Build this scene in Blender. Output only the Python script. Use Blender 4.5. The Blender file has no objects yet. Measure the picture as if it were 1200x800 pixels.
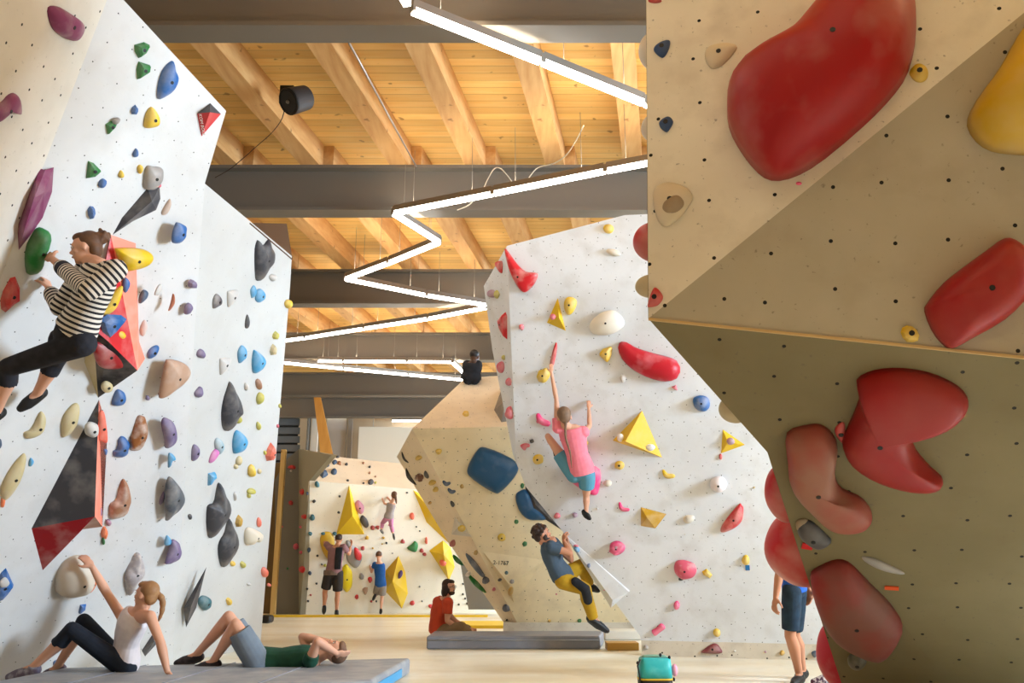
import bpy, bmesh, math, random
from mathutils import Vector as V, Matrix, noise
random.seed(7)
S = bpy.context.scene
COL = S.collection
F = 1000.0                       # focal length in pixels of the 1200 px wide frame
PITCH = math.atan(265 / F)
CP, SP = math.cos(PITCH), math.sin(PITCH)
EYE = V((0, 0, 1.0))

# ------------------------------------------------------------------ geometry helpers
def ray(px, py):
    a, b = (px - 600) / F, (400 - py) / F
    return V((a, CP - b * SP, SP + b * CP))
def atz(px, py, z): return EYE + ray(px, py) * z          # at distance z along the view
def atY(px, py, Y):
    d = ray(px, py); return EYE + d * (Y / d.y)
def atZ(px, py, Z):
    d = ray(px, py); return EYE + d * ((Z - 1.0) / d.z)
class Plane:
    def __init__(s, a, b, c):
        s.p = a.copy(); n = (b - a).cross(c - a).normalized()
        if n.dot(EYE - a) < 0: n = -n
        s.n = n
        up = V((0, 0, 1)); s.v = (up - n * up.dot(n)).normalized(); s.u = s.v.cross(n).normalized()
    def on(s, px, py, h=0.0):
        d = ray(px, py); t = (s.n.dot(s.p - EYE) + h) / s.n.dot(d)
        return EYE + d * t
    def depth(s, px, py):
        d = ray(px, py); return s.n.dot(s.p - EYE) / s.n.dot(d)
    def uv(s, q): return (q - s.p).dot(s.u), (q - s.p).dot(s.v)

def lin(c):
    f = lambda x: x / 12.92 if x <= .04045 else ((x + .055) / 1.055) ** 2.4
    return tuple(f(x / 255.0) for x in c) + (1.0,)

# ------------------------------------------------------------------ materials
MC = {}
def nt(m):
    m.use_nodes = True; t = m.node_tree
    b = next(n for n in t.nodes if n.type == 'BSDF_PRINCIPLED'); return t, b
def solid(name, rgb, rough=.6, spec=.4, metal=0.0):
    k = ('solid', name)
    if k in MC: return MC[k]
    m = bpy.data.materials.new(name); t, b = nt(m)
    b.inputs['Base Color'].default_value = lin(rgb); b.inputs['Roughness'].default_value = rough
    b.inputs['Specular IOR Level'].default_value = spec; b.inputs['Metallic'].default_value = metal
    MC[k] = m; return m
def mixc(t, fac, a, b):
    n = t.nodes.new('ShaderNodeMix'); n.data_type = 'RGBA'; n.blend_type = 'MIX'
    if hasattr(fac, 'links') or hasattr(fac, 'is_output'): t.links.new(fac, n.inputs[0])
    else: n.inputs[0].default_value = fac
    for s_, i in ((a, 6), (b, 7)):
        if isinstance(s_, tuple): n.inputs[i].default_value = s_
        else: t.links.new(s_, n.inputs[i])
    return n.outputs[2]
def ramp(t, src, lo, hi):
    r = t.nodes.new('ShaderNodeMapRange'); r.inputs[1].default_value = lo; r.inputs[2].default_value = hi
    t.links.new(src, r.inputs[0]); return r.outputs[0]
def noi(t, scale, detail=4, coord='Object', stretch=None):
    tc = t.nodes.new('ShaderNodeTexCoord'); n = t.nodes.new('ShaderNodeTexNoise')
    n.inputs['Scale'].default_value = scale; n.inputs['Detail'].default_value = detail
    if stretch:
        mp = t.nodes.new('ShaderNodeMapping'); mp.inputs['Scale'].default_value = stretch
        t.links.new(tc.outputs[coord], mp.inputs[0]); t.links.new(mp.outputs[0], n.inputs['Vector'])
    else: t.links.new(tc.outputs[coord], n.inputs['Vector'])
    return n.outputs['Fac']
def chalky(name, rgb, chalk=.25, rough=.5, chalk_rgb=(225, 215, 205), scale=5.0, lo=.5, hi=.75):
    """plastic with chalk dust worn into it in blotches"""
    k = ('chalk', name)
    if k in MC: return MC[k]
    m = bpy.data.materials.new(name); t, b = nt(m)
    f = ramp(t, noi(t, scale), lo, hi)
    mu = t.nodes.new('ShaderNodeMath'); mu.operation = 'MULTIPLY'; mu.inputs[1].default_value = chalk
    t.links.new(f, mu.inputs[0])
    c = mixc(t, mu.outputs[0], lin(rgb), lin(chalk_rgb))
    t.links.new(c, b.inputs['Base Color'])
    b.inputs['Roughness'].default_value = rough; b.inputs['Specular IOR Level'].default_value = .35
    MC[k] = m; return m
def panel(name, rgb, rgb2, hole=.0075, grid=.2, dirt=.25, dirt_rgb=(150, 130, 105), rand=.35, rough=.62):
    """painted, sanded plywood with a grid of T-nut holes, chalk and shoe marks; UV in metres"""
    m = bpy.data.materials.new(name); t, b = nt(m)
    uvn = t.nodes.new('ShaderNodeTexCoord')
    vo = t.nodes.new('ShaderNodeTexVoronoi'); vo.voronoi_dimensions = '2D'; vo.inputs['Scale'].default_value = 1 / grid
    vo.inputs['Randomness'].default_value = rand; t.links.new(uvn.outputs['UV'], vo.inputs['Vector'])
    lt = t.nodes.new('ShaderNodeMath'); lt.operation = 'LESS_THAN'; lt.inputs[1].default_value = hole / grid
    t.links.new(vo.outputs['Distance'], lt.inputs[0])
    base = mixc(t, ramp(t, noi(t, 1.3, 5), .35, .7), lin(rgb), lin(rgb2))
    fi = ramp(t, noi(t, 4.2, 8), .5, .8)
    mu = t.nodes.new('ShaderNodeMath'); mu.operation = 'MULTIPLY'; mu.inputs[1].default_value = dirt
    t.links.new(fi, mu.inputs[0])
    base = mixc(t, mu.outputs[0], base, lin(dirt_rgb))
    fs = ramp(t, noi(t, 38, 2), .68, .76)
    mu2 = t.nodes.new('ShaderNodeMath'); mu2.operation = 'MULTIPLY'; mu2.inputs[1].default_value = dirt * 1.5
    t.links.new(fs, mu2.inputs[0])
    base = mixc(t, mu2.outputs[0], base, lin((95, 85, 75)))
    c = mixc(t, lt.outputs[0], base, lin((22, 19, 16)))
    t.links.new(c, b.inputs['Base Color']); b.inputs['Roughness'].default_value = rough
    b.inputs['Specular IOR Level'].default_value = .3
    bp = t.nodes.new('ShaderNodeBump'); bp.inputs['Strength'].default_value = .08; bp.inputs['Distance'].default_value = .01
    t.links.new(noi(t, 30, 3), bp.inputs['Height']); t.links.new(bp.outputs[0], b.inputs['Normal'])
    return m
def wood(name, c1, c2, knots=True, stretch=(.6, 9, 9), plank=None, rough=.6):
    m = bpy.data.materials.new(name); t, b = nt(m)
    g = ramp(t, noi(t, 3.0, 6, stretch=stretch), .3, .72)
    c = mixc(t, g, lin(c1), lin(c2))
    if plank:
        tc = t.nodes.new('ShaderNodeTexCoord'); sx = t.nodes.new('ShaderNodeSeparateXYZ'); t.links.new(tc.outputs['Object'], sx.inputs[0])
        dv = t.nodes.new('ShaderNodeMath'); dv.operation = 'DIVIDE'; dv.inputs[1].default_value = plank; t.links.new(sx.outputs[1], dv.inputs[0])
        fl = t.nodes.new('ShaderNodeMath'); fl.operation = 'FLOOR'; t.links.new(dv.outputs[0], fl.inputs[0])
        wn = t.nodes.new('ShaderNodeTexWhiteNoise'); wn.noise_dimensions = '1D'; t.links.new(fl.outputs[0], wn.inputs['W'])
        mu = t.nodes.new('ShaderNodeMath'); mu.operation = 'MULTIPLY'; mu.inputs[1].default_value = .35; t.links.new(wn.outputs[0], mu.inputs[0])
        c = mixc(t, mu.outputs[0], c, lin((150, 95, 40)))
        fr = t.nodes.new('ShaderNodeMath'); fr.operation = 'FRACT'; t.links.new(dv.outputs[0], fr.inputs[0])
        l2 = t.nodes.new('ShaderNodeMath'); l2.operation = 'LESS_THAN'; l2.inputs[1].default_value = .06; t.links.new(fr.outputs[0], l2.inputs[0])
        mu2 = t.nodes.new('ShaderNodeMath'); mu2.operation = 'MULTIPLY'; mu2.inputs[1].default_value = .45; t.links.new(l2.outputs[0], mu2.inputs[0])
        c = mixc(t, mu2.outputs[0], c, lin((95, 55, 20)))
    if knots:
        k = ramp(t, noi(t, 9, 1), .72, .78)
        mk = t.nodes.new('ShaderNodeMath'); mk.operation = 'MULTIPLY'; mk.inputs[1].default_value = .6; t.links.new(k, mk.inputs[0])
        c = mixc(t, mk.outputs[0], c, lin((110, 62, 25)))
    t.links.new(c, b.inputs['Base Color']); b.inputs['Roughness'].default_value = rough
    b.inputs['Specular IOR Level'].default_value = .3
    return m
def emis(name, rgb, strength):
    m = bpy.data.materials.new(name); t, b = nt(m)
    b.inputs['Base Color'].default_value = (1, 1, 1, 1)
    b.inputs['Emission Color'].default_value = lin(rgb); b.inputs['Emission Strength'].default_value = strength
    return m
def stripes(name, a, bcol, axis, period, duty=.5):
    """knitted stripes laid across one direction of the garment"""
    m = bpy.data.materials.new(name); t, b = nt(m)
    tc = t.nodes.new('ShaderNodeTexCoord'); d = t.nodes.new('ShaderNodeVectorMath'); d.operation = 'DOT_PRODUCT'
    d.inputs[1].default_value = tuple(axis); t.links.new(tc.outputs['Object'], d.inputs[0])
    dv = t.nodes.new('ShaderNodeMath'); dv.operation = 'DIVIDE'; dv.inputs[1].default_value = period; t.links.new(d.outputs['Value'], dv.inputs[0])
    fr = t.nodes.new('ShaderNodeMath'); fr.operation = 'FRACT'; t.links.new(dv.outputs[0], fr.inputs[0])
    l2 = t.nodes.new('ShaderNodeMath'); l2.operation = 'LESS_THAN'; l2.inputs[1].default_value = duty; t.links.new(fr.outputs[0], l2.inputs[0])
    t.links.new(mixc(t, l2.outputs[0], lin(a), lin(bcol)), b.inputs['Base Color']); b.inputs['Roughness'].default_value = .85
    return m

# ------------------------------------------------------------------ object helpers
def link(name, me, m=None, parent=None, loc=None, smooth=False):
    o = bpy.data.objects.new(name, me); COL.objects.link(o)
    if m is not None and me is not None:
        for mm in (m if isinstance(m, (list, tuple)) else [m]): me.materials.append(mm)
    if loc is not None: o.location = loc
    if parent is not None:
        o.parent = parent; o.location = (V(loc) if loc is not None else V()) - parent.location
    if smooth and me is not None:
        for p in me.polygons: p.use_smooth = True
    return o
def tag(o, label=None, cat=None, group=None, kind=None):
    if label: o['label'] = label
    if cat: o['category'] = cat
    if group: o['group'] = group
    if kind: o['kind'] = kind
    return o
def empty(name, loc, label, cat, group=None):
    o = bpy.data.objects.new(name, None); COL.objects.link(o); o.location = loc; o.empty_display_size = .1
    return tag(o, label, cat, group)
def mesh(name, vs, fs):
    me = bpy.data.meshes.new(name); me.from_pydata([tuple(v) for v in vs], [], fs); me.update(); return me
def bmesh_done(bm, name, normals=True):
    if normals: bmesh.ops.recalc_face_normals(bm, faces=bm.faces)
    me = bpy.data.meshes.new(name); bm.to_mesh(me); bm.free(); return me
def box(bm, lo, hi, mi=0):
    vs = [bm.verts.new((x, y, z)) for x in (lo[0], hi[0]) for y in (lo[1], hi[1]) for z in (lo[2], hi[2])]
    for q in ((0, 1, 3, 2), (4, 6, 7, 5), (0, 4, 5, 1), (2, 3, 7, 6), (0, 2, 6, 4), (1, 5, 7, 3)):
        bm.faces.new([vs[i] for i in q]).material_index = mi
def obox(bm, a, b, w, h, up=V((0, 0, 1)), bev=0):
    """box beam from a to b, width w (sideways) and height h (along up)"""
    d = (b - a).normalized(); s = d.cross(up).normalized(); u = s.cross(d).normalized()
    vs = []
    for p in (a, b):
        for i, j in ((-1, -1), (1, -1), (1, 1), (-1, 1)): vs.append(bm.verts.new(p + s * (i * w / 2) + u * (j * h / 2)))
    for q in ((0, 1, 2, 3), (7, 6, 5, 4), (0, 4, 5, 1), (1, 5, 6, 2), (2, 6, 7, 3), (3, 7, 4, 0)): bm.faces.new([vs[i] for i in q])
def boxobj(name, lo, hi, m, parent=None, bevel=0):
    bm = bmesh.new(); c = (V(lo) + V(hi)) / 2; box(bm, V(lo) - c, V(hi) - c)
    o = link(name, bmesh_done(bm, name), m, parent, c)
    if bevel:
        md = o.modifiers.new('Bevel', 'BEVEL'); md.width = bevel; md.segments = 3
    return o
def tube(bm, pts, radii, seg=10, closed_ends=True):
    rings = []
    n = len(pts)
    if not isinstance(radii, (list, tuple)): radii = [radii] * n
    prev = None
    for i, p in enumerate(pts):
        d = (pts[min(i + 1, n - 1)] - pts[max(i - 1, 0)]).normalized()
        if prev is None:
            s = d.cross(V((0, 0, 1)))
            if s.length < .1: s = d.cross(V((1, 0, 0)))
        else: s = prev - d * prev.dot(d)
        s.normalize(); prev = s; u = d.cross(s)
        rings.append([bm.verts.new(p + (s * math.cos(a) + u * math.sin(a)) * radii[i]) for a in (2 * math.pi * k / seg for k in range(seg))])
    for a, b in zip(rings, rings[1:]):
        for k in range(seg): bm.faces.new((a[k], a[(k + 1) % seg], b[(k + 1) % seg], b[k]))
    if closed_ends: bm.faces.new(rings[0][::-1]); bm.faces.new(rings[-1])
def tubeobj(name, pts, r, m, parent=None, seg=10):
    bm = bmesh.new(); o = V(pts[0]); tube(bm, [V(p) - o for p in pts], r, seg)
    return link(name, bmesh_done(bm, name), m, parent, o, smooth=True)
def crom(pts, n, closed=False):
    """Catmull-Rom resampling"""
    out = []; N = len(pts); segs = N if closed else N - 1
    for k in range(n if closed else n + 1):
        t = k / n * segs; i = min(int(t), segs - 1); f = t - i
        g = (lambda j: pts[j % N]) if closed else (lambda j: pts[max(0, min(N - 1, j))])
        p0, p1, p2, p3 = g(i - 1), g(i), g(i + 1), g(i + 2)
        out.append(.5 * ((2 * p1) + (p2 - p0) * f + (2 * p0 - 5 * p1 + 4 * p2 - p3) * f * f + (3 * p1 - p0 - 3 * p2 + p3) * f ** 3))
    return out

# ------------------------------------------------------------------ camera
cd = bpy.data.cameras.new('camera'); cam = bpy.data.objects.new('camera', cd); COL.objects.link(cam)
cd.sensor_width = 36; cd.lens = F / 1200 * 36; cam.location = EYE; cam.rotation_euler = (math.pi / 2 + PITCH, 0, 0)
cd.clip_end = 200; cd.dof.use_dof = False
S.camera = cam
TUBE = 11.0
DAY = 2250.0
# ------------------------------------------------------------------ materials used by the hall
M_floor = bpy.data.materials.new('matted floor'); _t, _b = nt(M_floor)
_n = ramp(_t, noi(_t, 1.0, 5, stretch=(.35, 1.6, 1)), .35, .68)
_c = mixc(_t, _n, lin((226, 212, 182)), lin((242, 236, 220)))
_n2 = ramp(_t, noi(_t, 6, 6), .5, .8)
_m = _t.nodes.new('ShaderNodeMath'); _m.operation = 'MULTIPLY'; _m.inputs[1].default_value = .3; _t.links.new(_n2, _m.inputs[0])
_c = mixc(_t, _m.outputs[0], _c, lin((198, 182, 150)))
_t.links.new(_c, _b.inputs['Base Color']); _b.inputs['Roughness'].default_value = .33; _b.inputs['Specular IOR Level'].default_value = .45
_bp = _t.nodes.new('ShaderNodeBump'); _bp.inputs['Strength'].default_value = .25; _bp.inputs['Distance'].default_value = .03
_t.links.new(noi(_t, 2.2, 3, stretch=(.4, 1.5, 1)), _bp.inputs['Height']); _t.links.new(_bp.outputs[0], _b.inputs['Normal'])
M_deck = wood('spruce deck boards', (248, 200, 116), (254, 216, 142), stretch=(.7, 8, 8), plank=.14)
M_joist = wood('laminated spruce joist', (206, 152, 94), (224, 180, 122), stretch=(6, .7, 6))
M_steel = solid('dark painted steel', (112, 104, 94), .45, .5)
M_black = solid('matt black plastic', (22, 20, 20), .5)
M_dark = solid('dark grey panel', (118, 112, 102), .7)
M_grey = solid('louvre grey', (96, 100, 104), .6)
M_white = solid('white render', (222, 212, 196), .8)
M_cream = solid('cream plaster', (214, 194, 164), .85)
M_yel = solid('yellow mat edge', (226, 190, 52), .6)
M_ply = wood('orange plywood', (206, 140, 62), (222, 158, 78), knots=False, stretch=(3, 3, .6))
M_plyedge = solid('birch plywood edge', (205, 172, 120), .7)
M_tube = emis('led diffuser', (255, 248, 236), TUBE)
M_up = emis('added upward glow', (255, 240, 214), TUBE * 4.0)  # glow added above the tubes so the ceiling boards are lit
M_tubebox = solid('brushed aluminium rail', (150, 142, 132), .4, .5, .6)

HB, HJ = 5.2, 5.8            # underside and top of the steel beams
# ------------------------------------------------------------------ shell
boxobj('floor', (-14, -6, -.2), (14, 32, 0), M_floor)['kind'] = 'structure'
boxobj('ceiling', (-14, -6, 6.12), (14, 32, 6.25), M_deck)['kind'] = 'structure'
boxobj('wall_back', (-14, 26.5, 0), (14, 26.8, 6.12), M_cream)['kind'] = 'structure'
boxobj('wall_left', (-9.3, -6, 0), (-9, 26.5, 6.12), M_cream)['kind'] = 'structure'
# right wall: windows cut between piers
bm = bmesh.new()
WY = [(3.5, 5.9), (15.0, 24.0)]; WZ0, WZ1 = 2.2, 5.0  # first window inferred from the shadows; second added unseen to brighten the far wall
box(bm, (9, -6, 0), (9.3, 26.5, WZ0)); box(bm, (9, -6, WZ1), (9.3, 26.5, 6.12))
ys = [-6] + [v for w in WY for v in w] + [26.5]
for i in range(0, len(ys), 2): box(bm, (9, ys[i], WZ0), (9.3, ys[i + 1], WZ1))
link('wall_right', bmesh_done(bm, 'wall_right'), M_cream)['kind'] = 'structure'
for i, (y0, y1) in enumerate(WY):
    bm = bmesh.new()
    for k in range(5):
        y = y0 + (y1 - y0) * k / 4; box(bm, (9.1, y - .03, WZ0), (9.2, y + .03, WZ1))
    for z in (WZ0 + .03, WZ1 - .03): box(bm, (9.1, y0, z - .03), (9.2, y1, z + .03))
    link('window_%d' % (i + 1), bmesh_done(bm, 'w'), M_dark)['kind'] = 'structure'
    ld = bpy.data.lights.new('daylight', 'AREA'); ld.shape = 'RECTANGLE'; ld.size = y1 - y0; ld.size_y = WZ1 - WZ0
    ld.energy = DAY * (1.0, 1.35)[i]; ld.color = (.66, .83, 1.0)
    lo = bpy.data.objects.new('daylight', ld); COL.objects.link(lo); lo.location = (9.5, (y0 + y1) / 2, (WZ0 + WZ1) / 2)
    lo.rotation_euler = (math.pi / 2, 0, math.pi / 2)

boxobj('wall_front', (-14, -6.3, 0), (14, -6, 6.12), M_cream)['kind'] = 'structure'
# steel I-beams
for i, Y in enumerate((6.2, 9.85, 13.65, 17.6, 21.4, 24.6)):
    bm = bmesh.new(); w = .24
    box(bm, (-9, -w, -.3), (9, 0, -.26)); box(bm, (-9, -w, .26), (9, 0, .3)); box(bm, (-9, -w / 2 - .012, -.26), (9, -w / 2 + .012, .26))
    o = link('steel_beam', bmesh_done(bm, 'steel_beam'), M_steel, None, (0, Y, HB + .3))
    tag(o, ['dark steel roof beam nearest the camera, crossing the top of the frame', 'dark steel roof beam crossed by the bright zigzag lamp corner and loose white cables',
            'dark steel roof beam, third from the camera, beside the folded lamp corner', 'dark steel roof beam, fourth from the camera, above the small horizontal lamps',
            'dark steel roof beam just above the louvred panel and plywood gable', 'short dark steel roof beam furthest back, above the white back wall'][i], 'beam', 'steel roof beams')
    o['kind'] = 'thing'
# timber joists, slightly skewed to the beams
VPX = .176
bm_k = 0
DECKS = [(-6, 6.08), (6.08, 9.73), (9.73, 13.53), (13.53, 17.48), (17.48, 21.28), (21.28, 26.5)]
X0 = [ (x - 600) / 1000 * 10.56 - VPX * (9.85) for x in (176, 273, 368, 472, 560, 654, 745, 838)]
names = ['bay in front of the nearest beam', 'bay with the black loudspeaker', 'bay behind the zigzag lamp corner', 'third bay back', 'fourth bay back', 'last bay at the back wall']
jmesh = {}
ordn = ['leftmost', 'second from the left', 'third from the left', 'fourth from the left', 'fourth from the right', 'third from the right', 'second from the right', 'rightmost']
for bi, (ya, yb) in enumerate(DECKS):
    if bi == 0: ya = 2.0
    if bi not in jmesh:
        bm = bmesh.new(); h = .16
        vs = []
        for y in (ya + .01, yb - .01):
            for dx, z in ((-.115, -h), (.115, -h), (.115, h), (-.115, h)): vs.append(bm.verts.new((VPX * (y - ya) + dx, y - ya, z)))
        for q in ((0, 1, 2, 3), (7, 6, 5, 4), (0, 4, 5, 1), (1, 5, 6, 2), (2, 6, 7, 3), (3, 7, 4, 0)): bm.faces.new([vs[i] for i in q])
        jmesh[bi] = bmesh_done(bm, 'ceiling_joist')
        jmesh[bi].materials.append(M_joist)
    ks = range(-2, 8)
    vis = [k for k in ks]
    for n_, k in enumerate(vis):
        x = (X0[0] + 1.0 * k) if k < 0 else (X0[k] if k < len(X0) else X0[-1] + 1.0 * (k - 7))
        x = X0[0] + .985 * k if k < 0 else x
        X = x + VPX * ya
        if bi in (2, 3, 4, 5): X += .12
        o = bpy.data.objects.new('ceiling_joist', jmesh[bi]); COL.objects.link(o); o.location = (X, ya, 5.96)
        tag(o, None, 'joist', 'timber joists of the ' + names[bi]); o['kind'] = 'thing'
        # place in view
        q = V((X + VPX * (yb - ya) * .8, ya + (yb - ya) * .8, 5.8)) - EYE; zc = q.y * CP + q.z * SP
        o['_px'] = 600 + q.x / zc * F; o['_bay'] = bi
js = [o for o in COL.objects if o.name.startswith('ceiling_joist')]
for bi in range(6):
    row = sorted([o for o in js if o['_bay'] == bi], key=lambda o: o['_px'])
    lo_, hi_ = ((250, 760) if bi < 2 else (335, 720)) if bi < 3 else (335, 570)
    seen = [o for o in row if lo_ - 30 < o['_px'] < hi_ + 30]
    for o in row:
        if o in seen:
            k = seen.index(o)
            pos = ['first', 'second', 'third', 'fourth', 'fifth', 'sixth', 'seventh', 'eighth', 'ninth'][k] + ' from the left'
            o['label'] = 'pale ceiling joist, %s, %s' % (pos, names[bi])
        else:
            bpy.data.objects.remove(o) if False else None
            o['label'] = 'hidden timber joist beside the walls, %s' % names[bi]
for o in js: del o['_px']; del o['_bay']

# ------------------------------------------------------------------ led tubes in a zigzag, hung just under the beams
ZT = 5.06
P_ = lambda x, y: atZ(x, y, ZT)
chains = [[(440, -60), (478, 6)], [(482, 12), (634.5, 72.5), (755, 121), (830, 152)],
          [(830, 178), (710, 200.5), (578, 227), (461, 250)], [(461, 250), (515, 284)],
          [(515, 284), (456, 308), (405, 327)], [(405, 327), (499, 346), (570, 357.5)],
          [(570, 360.5), (502, 373.5), (427, 385), (358, 396), (310, 402)], [(310, 422.8), (402, 432), (478, 439), (547, 445.5)],
          [(547, 440.5), (530, 424.2)] ]
tl = ['first', 'second', 'third', 'fourth', 'fifth', 'sixth', 'seventh', 'eighth', 'ninth', 'tenth', 'eleventh', 'twelfth', 'thirteenth', 'fourteenth', 'fifteenth', 'sixteenth', 'seventeenth', 'eighteenth', 'nineteenth', 'twentieth']
def led(a, b, label, w=.055, hang=True):
    d = (b - a).normalized(); a = a + d * .012; b = b - d * .012
    root = empty('led_tube_light', (a + b) / 2, label, 'ceiling light', 'led tubes of the ceiling zigzag')
    c = (a + b) / 2
    bm = bmesh.new(); obox(bm, a - c + V((0, 0, .0)), b - c, w, .045)
    link('diffuser', bmesh_done(bm, 'diffuser'), M_tube, root, c)
    bm = bmesh.new(); obox(bm, a - c + V((0, 0, .044)), b - c + V((0, 0, .044)), w * 1.05, .042)
    link('rail', bmesh_done(bm, 'rail'), M_tubebox, root, c)
    bm = bmesh.new(); sd_ = d.cross(V((0, 0, 1))).normalized() * (w * .49)
    for q in (-1, 1): obox(bm, a - c + V((0, 0, .078)) + sd_ * q, b - c + V((0, 0, .078)) + sd_ * q, .003, .026)  # lips beside the added upward strip, screening it from below
    link('rail_flange', bmesh_done(bm, 'rail_flange'), M_tubebox, root, c)
    bm = bmesh.new(); obox(bm, a - c + V((0, 0, .069)), b - c + V((0, 0, .069)), w * .55, .006)
    link('added_up_strip', bmesh_done(bm, 'uplight'), M_up, root, c)  # added light strip facing the ceiling
    for e in (a, b):
        bm = bmesh.new(); obox(bm, e - c - d * .012 + V((0, 0, .03)), e - c + d * .012 + V((0, 0, .03)), w * 1.15, .085)
        link('end_cap', bmesh_done(bm, 'end_cap'), M_tubebox, root, c)
    if hang:
        for f_ in (.2, .8):
            p = a.lerp(b, f_) + V((0, 0, .08)); tubeobj('hanger_wire', [p, V((p.x, p.y, 5.82))], .003, M_tubebox, root, 5)
    return root
cnt = 0
segs_ = []
for ch in chains:
    for p, q in zip(ch, ch[1:]): segs_.append((P_(*p), P_(*q)))
order = sorted(range(len(segs_)), key=lambda i: (segs_[i][0].y + segs_[i][1].y))
LB = ['near stub of led tube cut by the top edge of the frame', 'bright led tube crossing the nearest steel beam, lit diagonal', 'bright led tube ending behind the right climbing wall, upper diagonal',
      'led tube hidden behind the right climbing wall, upper diagonal', 'led tube hidden behind the right climbing wall, lower diagonal', 'led tube across the second beam, at the right climbing wall',
      'led tube across the second beam, middle of its row', 'led tube across the second beam, ending at the left corner of the zigzag', 'short led tube going down right from the zigzag corner on the second beam',
      'led tube right half of the short diagonal above the third beam', 'led tube left half of the diagonal meeting the third beam corner', 'led tube along the third beam, starting at its left corner',
      'led tube along the third beam, ending at the white middle wall', 'led tube below the third beam touching the white middle wall', 'led tube below the third beam, second from the middle wall',
      'led tube below the third beam, third from the middle wall', 'led tube below the third beam, ending at the left wall', 'led tube above the louvres, at the left wall',
      'led tube above the louvres, middle of its row', 'led tube above the louvres, ending at the seated dark figure', 'tiny led tube stub linking the two far rows']
for i, (a, b) in enumerate(segs_): led(a, b, LB[i])
zz = [(402, 423.3), (477, 423.8), (530, 424.2)]
zl = ['thin far led tube under the fourth beam, left one', 'thin far led tube under the fourth beam, middle one', 'thin far led tube under the fourth beam, right one']
zs = [(372, 422.8)] + zz
for k in range(3): led(atZ(zs[k][0], zs[k][1], 5.1), atZ(zs[k + 1][0], zs[k + 1][1], 5.1), zl[k])
led(atY(459, 493, 26.1), atY(495, 493, 26.1), 'small far led tube on the white back wall above the cream boulder', hang=False, w=.09)
# tubes added out of view above the camera, to brighten the right wall
prev = P_(440, -60)
back = [V((-1.9, 3.6, ZT)), V((1.7, 1.2, ZT))]
for a, b in zip([prev] + back[:1], back[:2]):
    n = 3
    for k in range(n): led(a.lerp(b, k / n), a.lerp(b, (k + 1) / n), 'added unseen led tube continuing the zigzag above the camera')
for x in (-1.2, .4, 2.0, -8.4):  # extra tubes added out of sight to brighten the back of the hall
    led(V((x, 23.4, ZT)), V((x + 1.5, 23.4, ZT)), 'added led tube in the back bay, hidden behind the climbing walls', w=.08)

# ------------------------------------------------------------------ climbing wall bodies
def facets(name, polys, mats, thick, label, parent=None, extra=None):
    """polys: list of (plane, [3D points], material index); one mesh with UV in metres per facet, given real thickness"""
    bm = bmesh.new(); uvl = bm.loops.layers.uv.new('UVMap'); cache = {}
    def vert(p):
        k = tuple(round(c, 3) for c in p)
        if k not in cache: cache[k] = bm.verts.new(p)
        return cache[k]
    for pl, pts, mi in polys:
        f = bm.faces.new([vert(p) for p in pts]); f.material_index = mi; f.normal_update()
        if f.normal.dot(pl.n) < 0: f.normal_flip()
        for l in f.loops: l[uvl].uv = pl.uv(l.vert.co)
    me = bmesh_done(bm, name, normals=False)
    o = link(name, me, mats, parent)
    md = o.modifiers.new('Solidify', 'SOLIDIFY'); md.thickness = thick; md.offset = -1; md.use_even_offset = False
    md.material_offset_rim = 0
    if label: tag(o, label, 'climbing wall', kind='thing')
    return o
# left wall ---------------------------------------------------------
LA = atZ(305, 765, 0); LBp = atZ(0, 805, 0); LC = atz(60, 300, 6.2)
PL = Plane(LA, LBp, LC)
tt = (LA - LBp)
def _onbase(px):
    lo, hi = -1., 2.
    for _ in range(60):
        m_ = (lo + hi) / 2; q = LBp + tt * m_ - EYE; x = 600 + q.x / (q.y * CP + q.z * SP) * F
        if x < px: lo = m_
        else: hi = m_
    return LBp + tt * m_
LB2 = _onbase(202); LG = PL.on(240, 215); LA2 = atZ(305, 757, 0)
PL3 = Plane(LG, LB2, LA2)
a_, b_, c_ = PL.on(131, -15), PL.on(45, 210), PL.on(0, 328)
PL1 = Plane(a_, c_, atz(0, 0, PL.depth(0, 0) - .55))
M_L = panel('left wall panel', (214, 213, 212), (204, 202, 200), hole=.005, dirt=.16)
M_L1 = panel('left wall upper panel', (222, 214, 202), (210, 202, 188), hole=.009, dirt=.16)
M_L3 = panel('left wall far panel', (200, 199, 196), (192, 190, 187), hole=.003, grid=.22, dirt=.1)
e1 = PL.on(-70, 560)
LWALL = facets('climbing_wall', [
    (PL, [a_, PL.on(265, 130), LG, LB2, LBp, _onbase(-60), e1, c_, b_], 0),
    (PL3, [LG, PL3.on(342, 300), PL3.on(340, 335), LA2, LB2], 2),
    (PL1, [a_, b_, c_, e1, PL1.on(-90, 300), PL1.on(-70, -40)], 1)],
    [M_L, M_L1, M_L3], .12, 'tall white overhanging climbing wall filling the left side, with the striped climber')
q1 = PL3.on(342, 300); q2 = PL3.on(292, 257)
bm = bmesh.new(); off = V((-.1, .55, .0))
w = [q1 + V((0, .02, -.25)), q2 + V((0, .05, -.05)), atY(335, 262, q1.y + .5), atY(345, 330, q1.y + .5)]
for p in (w[0], w[1], w[2]): pass
vs = [bm.verts.new(p) for p in (q2 + V((0, .03, -.02)), atY(336, 262, q1.y + .55), q1 + V((.0, .03, -.02)))] + [bm.verts.new(p + V((-.25, .06, -.35))) for p in (q2, atY(336, 262, q1.y + .55), q1)]
for q in ((0, 1, 2), (5, 4, 3), (0, 3, 4, 1), (1, 4, 5, 2), (2, 5, 3, 0)): bm.faces.new([vs[i] for i in q])
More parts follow.
